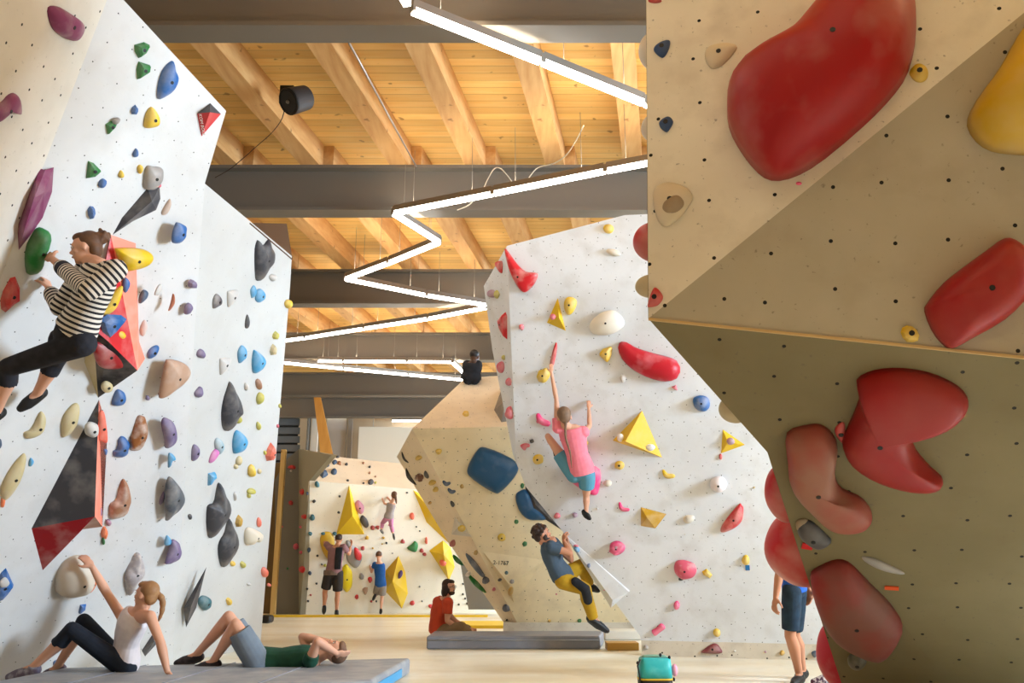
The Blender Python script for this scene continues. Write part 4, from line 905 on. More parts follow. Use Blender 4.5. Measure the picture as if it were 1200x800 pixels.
dome('C', 'green', E(612, 569, 2.4, 3), .5, label='dark green hold at the tip of the grey triangle volume')
dome('C', 'green', E(615, 637, 2.8, 2.8), .5, label='dark green hold left of the hanging man chin')
blobs('C', 'ochre 541.5 569.5 2.2 2.4;yellow 514 529 4 3.5;green 595 734 1 1;ochre 644 727 2 2;black 530 590 2.6 4 -30;green 679 727 2.8 2.6;green 687 735 2.2 2;rose 652 696 1 1')
sweep('C', 'navy', [(519, 563, 1.5), (523, 567, 2.5), (528, 565, 1.5)], 1, label='upper dark blue crescent hold on the boulder edge')
sweep('C', 'navy', [(525, 572, 1.5), (529, 576, 2.5), (534, 575, 1.5)], 1, label='lower dark blue crescent hold on the boulder edge')
volume('C', 'cream', [(533, 605, 0), (553, 629, 0), (529, 626, 0), (538, 616, .08)], [(0, 1, 3), (1, 2, 3), (2, 0, 3)], label='small cream pyramid volume carrying a yellow hold on the boulder', chalk=.1)
dome('C', 'yellow', E(541, 619, 4.5, 4), .5, off=.06, label='yellow hold on the small cream pyramid volume')
sweep('C3', 'black', [(471, 529, 1), (474, 537, 2), (479, 542, 1)], 1, label='upper thin black fin hold on the side of the boulder')
sweep('C3', 'black', [(476, 548, 1), (480, 558, 3.5), (488, 568, 1.2)], 1, label='lower black fin hold on the side of the boulder')
dome('C3', 'brown', E(492, 559, 5, 4.5), .5, lumps=.2, label='brown and grey mottled hold on the side of the boulder', m=chalky('mottled', (120, 84, 70), .8, .5, scale=14))
dome('C3', 'charcoal', E(500, 556, 2, 5, -25), .5, desc='small hold')
blobs('C3', 'yellow 491 536 3.8 3;yellow 507 565 4 3;yellow 511 573 3 3;ochre 504 589 2 2')
sweep('C3', 'grey', [(546, 648, 2.5), (556, 660, 6), (568, 676, 4)], .7, label='long blue grey hold on the lower side of the boulder', m=chalky('blue grey', (98, 110, 126), .4))
sweep('C3', 'green', [(550, 674, 3), (560, 684, 4.5), (570, 694, 2)], .9, label='lower long green hold on the side of the boulder')
sweep('C3', 'green', [(531, 650, 2), (537, 656, 4), (543, 662, 1.5)], .9, label='upper green hold on the side of the boulder, beside the yellow volume')
blobs('C3', 'navy 570 679 3.5 4.5 -30;white 549 672 3 3;black 586 679 2 1.6;ochre 558 647 2 3;rose 579 690 2 2;navy 594 712 3 5 -40;ochre 599 692 2.5 5;black 594 726 1.2 1.2;redbrown 531 636 3 4')
dome('C1', 'yellow', E(546, 485, 4, 3), .5, smooth=False, label='yellow hold on the upper slab of the cream boulder')
np_ = Plane(PC2.on(566, 646), PC2.on(638, 656), PC2.on(597, 685, .12))
text('2-1767', 'C', 587, 659.5, .085, -3, solid('black stencil', (40, 34, 26)), NOSE, .006, pl=np_)
for x, y, r_, cc in ((593.5, 671, 2.2, 'teal'), (600, 681, 2.6, 'grey')):
    PLN['N'] = np_; GR['N'] = GR['C']; WN['N'] = WN['C']
    dome('N', cc, E(x, y, r_, r_), .5, desc='tiny foothold', label='tiny %s hold on the jutting nose of the cream boulder' % {'teal': 'teal', 'grey': 'grey'}[cc])
for h_ in HOLDS:
    if h_['wall'] == 'N': h_['wall'] = 'C'
# ---- far white wall -------------------------------------------------------
volume('F', 'yellow', [(409, 568, 0), (394, 626, 0), (427, 626, 0), (413, 604, .35)], [(0, 1, 3), (1, 2, 3), (2, 0, 3)], label='tall yellow triangle volume above the man with the black back', chalk=0)
blobs('F', 'black 411 592 1.5 1.5;black 400.5 613.5 1.6 1.4;olive 413 606 3 4 30')
dome('F', 'mauve', E(421, 594, 5, 8, -20), .4, label='pink oval hold on the right side of the tall yellow triangle', m=chalky('lilac', (196, 130, 150), .1))
dome('F', 'charcoal', E(427, 611, 4, 8, -25), .4, label='dark slab hold at the right foot of the tall yellow triangle')
dome('F', 'yellow', [(376, 640), (375, 630), (380, 623), (388, 624), (392, 634), (391, 652), (387, 657), (380, 650)], .25, label='yellow round hold behind the raised arms of the man', m=chalky('amber', (204, 160, 40), .1))
dome('F', 'yellow', E(406, 677, 7, 16, 0, 12), .25, label='yellow disc hold right of the hips of the man', m=chalky('lemon', (226, 200, 20), .1))
o = dome('F', 'grey', K(340, 610, 6.667, [(435, 160), (460, 155), (500, 200), (560, 260), (550, 330), (510, 368), (450, 320), (437, 240)]), .25, label='grey and red split hold right of the shoulder of the man', bolted=False)
child_on(o, 'F', 'red', K(340, 610, 6.667, [(500, 215), (525, 215), (558, 265), (548, 308), (515, 300), (503, 270)]), .25, .12)
volume('F', 'yellow', [(467, 651, 0), (452, 668, 0), (451, 692, 0), (471, 713, 0), (478, 695, 0), (475, 670, 0), (460, 681, .3)], [(0, 1, 6), (1, 2, 6), (2, 3, 6), (3, 4, 6), (4, 5, 6), (5, 0, 6)],
       ['ochre', 'yellow', 'yellow', 'yellow', 'yellow', 'yellow'], label='large yellow hexagonal volume right of the boy in blue', chalk=.1)
dome('F', 'violet', E(469, 673, 2.5, 5, 20), .5, off=.15, label='violet hold on the large yellow hexagonal volume', m=chalky('deep violet', (84, 56, 120), .1))
volume('F', 'yellow', K(430, 550, 6.154, [(548, 510), (450, 585), (590, 800), (635, 700), (600, 560), (540, 620)])[0:0] + [(519, 633, 0), (503, 645, 0), (526, 680, 0), (533, 664, 0), (528, 641, 0), (520, 650, .25)],
       [(0, 1, 5), (1, 2, 5), (2, 3, 5), (3, 4, 5), (4, 0, 5)], label='yellow kite volume just above the man in orange', chalk=.1)
dome('F', 'coral', E(519, 659, 4, 4), .5, off=.15, label='coral hold on the yellow kite volume')
volume('F', 'yellow', [(484, 574, 0), (503, 584, 0), (500, 612, 0), (530, 640, 0), (530, 620, 0), (512, 590, 0), (508, 600, .2)], [(0, 6, 2), (2, 6, 3), (3, 6, 4), (4, 6, 5), (5, 6, 1), (1, 6, 0)][::1],
       label='long yellow volume partly hidden by the edge of the cream boulder', chalk=.1)
dome('F', 'green', K(430, 550, 6.154, [(290, 565), (325, 535), (345, 515), (368, 540), (355, 590), (320, 588)]), .4, label='green bell shaped hold in the middle of the far white wall', bolted=False)
blobs('F', 'redbrown 436.5 618 3 3;redbrown 442.5 618 2.5 2.5;coral 482.5 604 2.8 4;redbrown 472 634 2.6 2.5;redbrown 494 645 2.5 2.8;redbrown 497.5 649 2.4 2.4;coral 499.5 633 1.5 5;black 488 617 1 1;black 492 622 1 1;'
      'ochre 449.5 630 1.6 1.6;black 453 636 1.5 1.5;grey 460 648 1 1;teal 363.5 625 2.4 2.2;teal 379 625 2.6 2;teal 392 625 3 2.4;navy 362 644 2.4 2.8;black 372 651 1.4 1.5;navy 363 671 2.2 2.6;'
      'olive 381 662 1.6 2;black 371 683.5 1.3 1.3;black 360 690 1.5 1.5;redbrown 364 697 1.3 1.3;black 361 704 1.5 1.3;ochre 430 630 2.5 2.5;redbrown 425 642 2.4 2.4;ochre 437 642 1.3 1.3;grey 423.5 675 3 4;'
      'red 433.5 679 2.6 3.8;tan 428 692 3.4 4.5;red 418 699 2.6 2.8;redbrown 435 704 1.5 1.5;black 441 704 1 1.4;red 483 706 2.8 3;black 494.5 704 1.1 1.2;grey 492 687 1.2 1.2;red 504 710 2 2.4;'
      'teal 371.5 567 3 4;black 368 587 2 2;teal 366 606 3.2 3.6;black 398 581.5 1.5 1.4;black 397 600 1.6 1.4;navy 360 578 1.6 2.4;black 377 661 1 1;ochre 448 637 1 1;rose 456 615 1 1;black 477 577 1.6 1;'
      'black 542.5 684 1.2 1.4;black 542.5 696 1.2 1.4;black 545 701 1.2 1.2;black 547.5 707 1.4 1.4;black 537.5 708 1.2 1.2')
blobs('F2', 'navy 379 556 5 4;navy 391 553 3.6 3.2;navy 383.5 545 2.6 2.2;navy 392 542 3 2.2;brown 398 543 2 2.6 -40;black 395.5 535.5 2.2 1.2;black 406 544 1.8 1.5;black 407.5 563 1.6 1.2;charcoal 434 565 3.6 3;black 426 566 1.3 1;'
      'brown 426 542.5 1.6 1.3;black 433 547 1.5 1.3;brown 433 554 1.3 1.5;brown 440 558.5 1.2 1.2;olive 440 565.5 1.3 1.3;brown 364 556 2 2.5')
blobs('T', 'red 342 547 5 2.6;white 341 551.5 1.6 1.6;red 341 589 3 3;rose 347 640 3 4;green 337 666 1.4 1.4;rose 331 617 1 1.4')
blobs('Ts', 'red 354.5 576 2 4;red 357 605 2.5 3.2;red 355 667 2.6 4;rose 353 647 1.3 2.2;rose 352.5 617 1.2 2')
# ---- labels: each hold is told from its look and from the nearest landmark hold ----
short = {}
for h_ in HOLDS:
    if h_['label']: h_['o']['label'] = h_['label']
marks = [h_ for h_ in HOLDS if h_['label'] and h_['area'] > (25 if h_['wall'] in 'CK' else 60)]
EXTRA = {'F': [((392, 700), 'the man with the black back'), ((455, 595), 'the girl hanging on the far wall'), ((445, 700), 'the boy in blue'), ((354, 640), 'the dark tower'), ((548, 700), 'the dark side panel')],
         'T': [((322, 640), 'the timber post'), ((363, 563), 'the corner of the far wall'), ((350, 526), 'the peak of the tower'), ((350, 719), 'the tower foot')],
         'K': [((930, 760), 'the boy legs'), ((765, 790), 'the turquoise bag'), ((985, 790), 'the right overhang')],
         'M': [((664, 500), 'the girl in pink'), ((655, 660), 'the hanging man'), ((930, 700), 'the boy in blue shorts')], 'L': [((80, 340), 'the striped climber')], 'C': [((655, 660), 'the hanging man')], 'R': []}
def dirn(dx, dy):
    v_ = 'above' if dy < 0 else 'below'; h2 = 'left of' if dx < 0 else 'right of'
    if abs(dx) < .45 * abs(dy): return v_
    if abs(dy) < .45 * abs(dx): return h2
    return v_ + ' and ' + h2
SH = [('label words', '')]
def shortname(h_):
    w_ = h_['label'].split()
    stop = {'near', 'just', 'on', 'in', 'above', 'below', 'behind', 'right', 'left', 'at', 'with', 'pointing', 'cut', 'gripped', 'held', 'touching', 'beside', 'of', 'under', 'carrying', 'partly', 'between', 'showing', 'standing', 'low'}
    out = []
    for i, x in enumerate(w_):
        if i > 1 and x.strip(',') in stop: break
        out.append(x)
        if x.endswith(','): break
    return 'the ' + ' '.join(out).strip(',')
sn = {}
for h_ in marks: sn.setdefault((h_['wall'], shortname(h_)), []).append(h_)
good = [(h_['wall'], h_['px'], shortname(h_)) for h_ in marks if len(sn[(h_['wall'], shortname(h_))]) == 1 and len(shortname(h_).split()) <= 7]
used = {h_['label'] for h_ in HOLDS if h_['label']}
for h_ in HOLDS:
    if h_['label']: continue
    x, y = h_['px']; wl = h_['wall']
    cand = [(p, n_) for w_, p, n_ in good if w_ == wl] + EXTRA.get(wl, [])
    cand.sort(key=lambda c: math.hypot(c[0][0] - x, c[0][1] - y))
    base = h_['desc'].replace('small hold', 'small %s hold').replace('tiny foothold', 'tiny %s foothold').replace('rounded hold', 'rounded %s hold').replace('small sliver hold', 'small %s sliver hold')
    if '%s' not in base: base = '%s ' + base
    base = base % WORD.get(h_['col'], h_['col'])
    lab = None
    for c in cand[:6]:
        d_ = math.hypot(c[0][0] - x, c[0][1] - y)
        t_ = '%s %s%s %s' % (base, 'just ' if d_ < 26 else '', dirn(x - c[0][0], y - c[0][1]), c[1])
        if t_ not in used and len(t_.split()) <= 16: lab = t_; break
    if not lab:
        c, c2 = cand[0], cand[1]
        lab = ('%s between %s and %s' % (base, c[1], c2[1]))
        lab = ' '.join(lab.split()[:16])
    used.add(lab); h_['o']['label'] = lab
# ------------------------------------------------------------------ people
FWD = V((0, CP, SP)); UPV = V((0, -SP, CP))
def ell(bm, c, ax, r, sub=3):
    """ellipsoid at c with axes ax (3 vectors) and radii r"""
    t = bmesh.ops.create_icosphere(bm, subdivisions=sub, radius=1)
    for v in t['verts']:
        q = v.co.copy(); v.co = c + ax[0] * (q.x * r[0]) + ax[1] * (q.y * r[1]) + ax[2] * (q.z * r[2])
def limb(bm, pts, rad, seg=14):
    """round tapering limb with ball ends"""
    tube(bm, pts, rad, seg)
    for p, r in ((pts[0], rad[0]), (pts[-1], rad[-1])):
        ell(bm, p, (V((1, 0, 0)), V((0, 1, 0)), V((0, 0, 1))), (r, r, r), 2)
def loft(bm, rings, seg=20):
    prev = None
    for c, U, W_, ru, rv in rings:
        ring = [bm.verts.new(c + U * (math.cos(a) * ru) + W_ * (math.sin(a) * rv)) for a in (2 * math.pi * k / seg for k in range(seg))]
        if prev:
            for k in range(seg): bm.faces.new((prev[k], prev[(k + 1) % seg], ring[(k + 1) % seg], ring[k]))
        else: bm.faces.new(ring[::-1])
        prev = ring
    bm.faces.new(prev)
def fuse(bm, name, m, parent, voxel, smooth=4, loc=None):
    """melt the overlapping shapes into one continuous skin"""
    bmesh.ops.recalc_face_normals(bm, faces=bm.faces)
    me = bpy.data.meshes.new(name); bm.to_mesh(me); bm.free()
    o = bpy.data.objects.new('tmp', me); COL.objects.link(o)
    r = o.modifiers.new('r', 'REMESH'); r.mode = 'VOXEL'; r.voxel_size = voxel; r.use_smooth_shade = True
    s_ = o.modifiers.new('s', 'SMOOTH'); s_.iterations = smooth; s_.factor = .5
    bpy.context.view_layer.update()
    m2 = bpy.data.meshes.new_from_object(o.evaluated_get(bpy.context.evaluated_depsgraph_get()))
    COL.objects.unlink(o); bpy.data.objects.remove(o); bpy.data.meshes.remove(me)
    m2.name = name; m2.materials.clear()
    q = loc if loc is not None else parent.location
    m2.transform(Matrix.Translation(-q))
    return link(name, m2, m, parent, q, smooth=True)
SKIN = chalky('skin', (214, 160, 132), .12, .5, (226, 176, 150)); SKIN2 = chalky('tanned skin', (190, 132, 102), .12, .5, (206, 150, 120)); SKIND = chalky('dark skin', (84, 58, 44), .1, .5)
def person(label, z0, J, up, face, hair, top, bottom, shoes, s=1.0, skin=SKIN, hs=1.0, vox=.008, sleeve=.5, leg=1.0, fit=.014, girth=1.0, hands=None, lfit=.014, extra=None, female=False, name='person', toplen=.0, midd=None):
    P = {k: atz(v[0], v[1], z0 + (v[2] if len(v) > 2 else 0)) for k, v in J.items()}
    root = empty(name, P['pel'], label, 'person')
    pel, ch = P['pel'], P['neck']
    sp = ch - pel; L = sp.length; spn = sp.normalized()
    sh = (P['sr'] - P['sl']); shn = (sh - spn * sh.dot(spn)).normalized()
    hp = (P['hr'] - P['hl']) if 'hr' in P else shn * .2 * s
    hpn = (hp - spn * hp.dot(spn)).normalized()
    hl = P.get('hl', pel - hpn * .09 * s); hr = P.get('hr', pel + hpn * .09 * s)
    mid = (pel + ch) / 2 + (midd if midd is not None else V())
    def spine(t):
        if t < 0: return pel + spn * (L * t)
        if t > 1: return ch + spn * (L * (t - 1))
        return pel * (1 - t) ** 2 + (mid * 2 - (pel + ch) / 2) * 2 * t * (1 - t) + ch * t ** 2
    def torso(bm, g=0.0, t0=-.16, t1=1.0, neck=True):
        prof = [(-.16, .105, .085), (-.06, .160, .112), (.06, .168 if female else .160, .118), (.2, .152, .106), (.38, .126 if female else .138, .094), (.58, .140 if female else .152, .106), (.75, .156, .112), (.88, .160, .100), (.97, .128, .080), (1.04, .07, .06)]
        rings = []
        for t, a, b in prof:
            if t < t0 - .01 or t > t1 + .05: continue
            ax = hpn.lerp(shn, max(0, min(1, t))).normalized(); d = (spine(t + .03) - spine(t - .03)).normalized(); w_ = d.cross(ax).normalized(); ax = w_.cross(d).normalized()
            rings.append((spine(t), ax, w_, (a * girth * s + g), (b * girth * s + g)))
        loft(bm, rings)
    u = up.normalized(); f = (face - u * face.dot(u)).normalized(); sd = u.cross(f).normalized()
    hc = P['head']; k = s * hs
    arms = []
    for S_ in 'lr':
        if 'e' + S_ not in P: continue
        arms.append((S_, P['s' + S_], P['e' + S_], P['w' + S_]))
    legs = [(S_, hl if S_ == 'l' else hr, P['k' + S_], P['a' + S_]) for S_ in 'lr' if 'k' + S_ in P]
    # ---- body: one continuous skin
    bm = bmesh.new()
    torso(bm)
    # neck and head
    nb = hc - u * (.085 * k) - f * (.01 * k)
    limb(bm, [spine(.96), nb], [.062 * s, .052 * k])
    A3 = (sd, f, u)
    ell(bm, hc + u * .022 * k - f * .008 * k, A3, (.074 * k, .094 * k, .090 * k), 4)
    ell(bm, hc - u * .045 * k + f * .028 * k, A3, (.054 * k, .060 * k, .062 * k), 3)
    ell(bm, hc - u * .088 * k + f * .062 * k, A3, (.026 * k, .022 * k, .018 * k), 2)      # chin
    ell(bm, hc - u * .018 * k + f * .094 * k, A3, (.013 * k, .022 * k, .016 * k), 2)      # nose tip
    ell(bm, hc + u * .004 * k + f * .088 * k, A3, (.009 * k, .012 * k, .026 * k), 2)      # bridge
    ell(bm, hc + u * .030 * k + f * .076 * k, A3, (.050 * k, .014 * k, .010 * k), 2)      # brow
    ell(bm, hc - u * .052 * k + f * .083 * k, A3, (.024 * k, .012 * k, .009 * k), 2)      # lips
    for q in (-1, 1):
        ell(bm, hc - u * .008 * k - f * .008 * k + sd * (q * .078 * k), A3, (.010 * k, .020 * k, .030 * k), 2)   # ears
        ell(bm, hc - u * .022 * k + f * .058 * k + sd * (q * .040 * k), A3, (.022 * k, .020 * k, .022 * k), 2)   # cheeks
    for S_, a, b, c in arms:
        limb(bm, [spine(.9) + (a - spine(.9)) * .4, a], [.06 * s, .054 * s * girth])
        m_ = a.lerp(b, .4); limb(bm, [a, m_, b], [.052 * s * girth, .046 * s * girth, .037 * s])
        m_ = b.lerp(c, .3); limb(bm, [b, m_, c], [.038 * s, .041 * s, .025 * s])
        hand(bm, c, (c - b).normalized(), P.get('f' + S_), s, S_, (hands or {}).get(S_), spine(.6))
    for S_, a, b, c in legs:
        m_ = a.lerp(b, .45); limb(bm, [a, m_, b], [.088 * s * girth, .074 * s * girth, .053 * s])
        d_ = (c - b); back = -(b - (a + c) / 2); back = back.normalized() if back.length > .02 else V((0, 0, 0))
        m1 = b.lerp(c, .3) + back * .018 * s; m2_ = b.lerp(c, .65) + back * .008 * s
        limb(bm, [b, m1, m2_, c], [.052 * s, .058 * s, .042 * s, .034 * s])
        t = P.get('t' + S_)
        if t is not None: limb(bm, [c, c.lerp(t, .3), c.lerp(t, .9)], [.034 * s, .030 * s, .020 * s])
    fuse(bm, 'body', skin, root, vox)
    # ---- eyes, brows
    for q in (-1, 1):
        e = hc + u * .010 * k + f * .0795 * k + sd * (q * .031 * k)
        bm = bmesh.new(); ell(bm, V(), A3, (.0125 * k, .008 * k, .007 * k), 2); eo = link('eye', bmesh_done(bm, 'eye'), solid('eye white', (226, 218, 210), .3), root, e, smooth=True)
        bm = bmesh.new(); ell(bm, V(), A3, (.0062 * k, .004 * k, .0062 * k), 2); p_ = link('pupil', bmesh_done(bm, 'pupil'), solid('dark iris', (40, 26, 20), .2), None, e + f * .0068 * k, smooth=True)
        p_.parent = eo; p_.location = f * .0068 * k
        bm = bmesh.new(); ell(bm, V(), A3, (.018 * k, .006 * k, .0035 * k), 2); link('eyebrow', bmesh_done(bm, 'eb'), hair[1], root, e + u * .021 * k + f * .006 * k, smooth=True)
    bm = bmesh.new(); ell(bm, V(), A3, (.022 * k, .008 * k, .006 * k), 2); link('lips', bmesh_done(bm, 'lips'), solid('lips', (170, 88, 80), .5), root, hc - u * .053 * k + f * .090 * k, smooth=True)
    # ---- hair
    bm = bmesh.new(); style = hair[0]
    ell(bm, hc + u * .040 * k - f * .028 * k, A3, (.081 * k, .084 * k, .084 * k), 4)
    ell(bm, hc + u * .080 * k + f * .020 * k, A3, (.066 * k, .062 * k, .036 * k), 3)
    if style in ('long', 'bob', 'curl', 'tail', 'bun'):
        ell(bm, hc - u * .005 * k - f * .058 * k, A3, (.068 * k, .050 * k, .074 * k), 3)
    if style == 'curl':
        rr = random.Random(3)
        for _ in range(46):
            d = V((rr.uniform(-1, 1), rr.uniform(-1, .45), rr.uniform(-.35, 1))).normalized()
            ell(bm, hc + u * .03 * k - f * .02 * k + (sd * d.x * .085 + f * d.y * .095 + u * d.z * .092) * k, A3, (.024 * k,) * 3, 1)
    if style == 'bob':
        for q in (-1, 1): ell(bm, hc - u * .04 * k - f * .02 * k + sd * q * .07 * k, A3, (.03 * k, .055 * k, .09 * k), 3)
        ell(bm, hc - u * .06 * k - f * .06 * k, A3, (.075 * k, .05 * k, .09 * k), 3)
    if style == 'bun':
        b0 = hc + u * .075 * k - f * .115 * k
        ell(bm, b0, A3, (.042 * k, .042 * k, .04 * k), 3); rr = random.Random(2)
        for _ in range(14): ell(bm, b0 + V((rr.uniform(-1, 1), rr.uniform(-1, 1), rr.uniform(-1, 1))).normalized() * .045 * k, A3, (.016 * k,) * 3, 1)
    if style == 'beard':
        ell(bm, hc - u * .01 * k - f * .05 * k, A3, (.076 * k, .062 * k, .075 * k), 3)
    hairm = hair[1]
    ho = fuse(bm, 'hair', hairm, root, .007 * max(.8, k), 2)
    if style == 'beard' or style == 'curlbeard' or (extra and 'beard' in extra):
        bm = bmesh.new(); ell(bm, hc - u * .074 * k + f * .048 * k, A3, (.052 * k, .052 * k, .036 * k), 3); ell(bm, hc - u * .034 * k + f * .088 * k, A3, (.028 * k, .012 * k, .007 * k), 2)
        for q in (-1, 1): ell(bm, hc - u * .04 * k + f * .02 * k + sd * q * .054 * k, A3, (.014 * k, .03 * k, .045 * k), 2)
        fuse(bm, 'beard', hairm, root, .006, 1)
    if hair[2:] and hair[2]:
        pts = [atz(x, y, z0 + dz) for x, y, dz in hair[2]]; n_ = len(pts)
        bm = bmesh.new(); pc = crom(pts, 14); rr = [hair[3] * s * (1 - .65 * (i / 14) ** 2) * (1 + .12 * math.sin(i * 2.2)) for i in range(15)]
        limb(bm, pc, rr); fuse(bm, 'ponytail', hairm, root, .007, 2)
    # ---- clothes
    if top:
        bm = bmesh.new(); torso(bm, fit * s ** .5, t0=(-.06 - toplen), t1=.97)
        if sleeve > 0:
            for S_, a, b, c in arms:
                ln = min(1, sleeve); pe = a.lerp(b, ln)
                limb(bm, [spine(.9) + (a - spine(.9)) * .4, a], [.066 * s, .058 * s * girth + fit])
                rr = [.054 * s * girth + fit, .05 * s * girth + fit, (.043 * s if ln >= 1 else .048 * s * girth) + fit]
                if sleeve > 1: continue
                tube(bm, [a, a.lerp(pe, .5), pe], rr, 16); ell(bm, a, (V((1, 0, 0)), V((0, 1, 0)), V((0, 0, 1))), (rr[0],) * 3, 2)
        elif sleeve == 0:
            for S_, a, b, c in arms: limb(bm, [spine(.9), spine(.9).lerp(a, .55)], [.06 * s, .05 * s])
        tm = top if not callable(top) else top(spn)
        to = fuse(bm, 'shirt', tm, root, vox, 3)
        if sleeve > 1:
            for S_, a, b, c in arms:
                for q, (p1, p2, r1, r2) in enumerate(((a, b, .056, .047), (b, b.lerp(c, sleeve - 1), .042, .036))):
                    bm = bmesh.new(); limb(bm, [p1, p1.lerp(p2, .5), p2], [r1 * s + fit, (r1 + r2) / 2 * s + fit, r2 * s + fit])
                    fuse(bm, 'sleeve', top((p2 - p1).normalized()) if callable(top) else top, root, vox, 3)
                if extra and 'cuff' in extra:
                    bm = bmesh.new(); p1 = b.lerp(c, sleeve - 1.12); p2 = b.lerp(c, sleeve - .98); tube(bm, [p1, p2], [.04 * s + fit, .034 * s + fit], 14)
                    fuse(bm, 'cuff', extra['cuff'], root, vox, 1)
    if bottom:
        bm = bmesh.new(); torso(bm, .009 * s, t0=-.16, t1=.10)
        for S_, a, b, c in legs:
            if leg <= 1:
                pe = a.lerp(b, leg); r1 = .088 * s * girth + lfit; r2 = (.088 + (.058 - .088) * leg) * s * girth + lfit * 1.4
                tube(bm, [a, a.lerp(pe, .5), pe], [r1, (r1 + r2) / 2 + .004, r2], 18); ell(bm, a, (V((1, 0, 0)), V((0, 1, 0)), V((0, 0, 1))), (r1,) * 3, 3)
            else:
                l2 = leg - 1; d_ = b - (a + c) / 2; back = -d_.normalized() if d_.length > .02 else V()
                limb(bm, [a, a.lerp(b, .45), b], [.088 * s * girth + lfit, .075 * s * girth + lfit, .056 * s + lfit])
                pe = b.lerp(c, l2); tube(bm, [b, b.lerp(c, .3) + back * .018 * s, b.lerp(c, l2 * .8), pe], [.054 * s + lfit, .058 * s + lfit, .048 * s + lfit, (.044 if l2 > .7 else .05) * s + lfit], 16)
        fuse(bm, 'trousers' if leg > 1 else 'shorts', bottom, root, vox, 3)
    if shoes:
        for S_, a, b, c in legs:
            t = P.get('t' + S_)
            if t is None: continue
            d = (t - c).normalized(); sole = (c - b).normalized(); sole = (sole - d * sole.dot(d) * .9).normalized()
            heel = c - d * .035 * s + sole * .028 * s; tip = t + sole * .010 * s + d * .015 * s
            bm = bmesh.new(); limb(bm, [heel, heel.lerp(tip, .35), heel.lerp(tip, .72), tip], [.044 * s, .048 * s, .046 * s, .031 * s])
            tube(bm, [c - (c - b).normalized() * .02 * s, heel.lerp(tip, .12)], [.043 * s, .045 * s], 14)
            so = fuse(bm, 'shoe', shoes, root, min(vox, .007), 2)
            bm = bmesh.new(); n_ = sole
            tube(bm, [heel + n_ * .03 * s, heel.lerp(tip, .5) + n_ * .034 * s, tip + n_ * .018 * s], [.022 * s, .026 * s, .018 * s], 10)
            so2 = bmesh_done(bm, 'sole'); so2.transform(Matrix.Translation(-so.matrix_world.translation)) if False else None
            q = V(root.location); so2.transform(Matrix.Translation(-q)); o2 = bpy.data.objects.new('sole', so2); so2.materials.append(M_black); COL.objects.link(o2); o2.parent = so
    return root, P, spine, (hpn, shn, spn)
def hand(bm, w_, d, tip, s, side, hint, chest):
    """palm, four fingers with two bends and a thumb; fingers curl along the palm normal"""
    d = (tip - w_).normalized() if tip is not None else d
    n = (hint[0] if hint else (chest - w_)); n = (n - d * n.dot(d)); n = n.normalized() if n.length > .01 else d.orthogonal()
    curl = hint[1] if hint else .5
    x = d.cross(n).normalized(); th = (hint[2] if hint and len(hint) > 2 else (1 if side == 'l' else -1))
    palm = w_ + d * .045 * s
    ell(bm, palm, (x, d, n), (.040 * s, .050 * s, .016 * s), 3)
    ell(bm, w_ + d * .01 * s, (x, d, n), (.027 * s, .03 * s, .02 * s), 2)
    for i, (o_, ln) in enumerate(((-.03, .062), (-.010, .078), (.011, .074), (.031, .055))):
        b = w_ + d * .082 * s + x * (o_ * s * -th); p = [b]; dd = d.copy()
        for j, fr in enumerate((.45, .32, .25)):
            a = curl * (.55 + .35 * j); dd = (dd * math.cos(a) + n * math.sin(a)).normalized(); nn = n
            p.append(p[-1] + dd * (ln * fr * 1.05 * s))
        limb(bm, p, [.0098 * s, .0092 * s, .0086 * s, .0078 * s], 8)
    b = w_ + d * .02 * s + x * (.026 * s * th); p1 = b + (d * .6 + x * th * .8 + n * .2).normalized() * .036 * s
    p2 = p1 + (d * .85 + x * th * .25 + n * (.3 + .5 * curl)).normalized() * .030 * s; p3 = p2 + (d * .8 + n * (.3 + .6 * curl)).normalized() * .024 * s
    limb(bm, [b, p1, p2, p3], [.015 * s, .0125 * s, .011 * s, .009 * s], 8)
def fabric(name, rgb, var=.35, other=None):
    o2 = other or tuple(int(c * .82) for c in rgb); return chalky(name, rgb, var, .88, o2, scale=14, lo=.35, hi=.7)
def at_plane(pl, x, y, h=0): return pl.depth(x, y)
R_, A_, U_ = V((1, 0, 0)), V((0, 1, 0)), V((0, 0, 1))
brown = chalky('brown hair', (92, 62, 42), .4, .6, (130, 92, 62), scale=18); dkbrown = chalky('dark brown hair', (52, 36, 28), .4, .6, (84, 58, 42), scale=18)
blond = chalky('light brown hair', (150, 108, 70), .5, .55, (190, 148, 100), scale=18); shortb = chalky('cropped brown hair', (112, 82, 62), .4, .7, (140, 108, 84), scale=22)
blk = fabric('black jersey', (26, 27, 32), .4, (44, 46, 54)); SHB = chalky('black shoe rubber', (26, 26, 28), .3, .5, (70, 68, 66), scale=12)

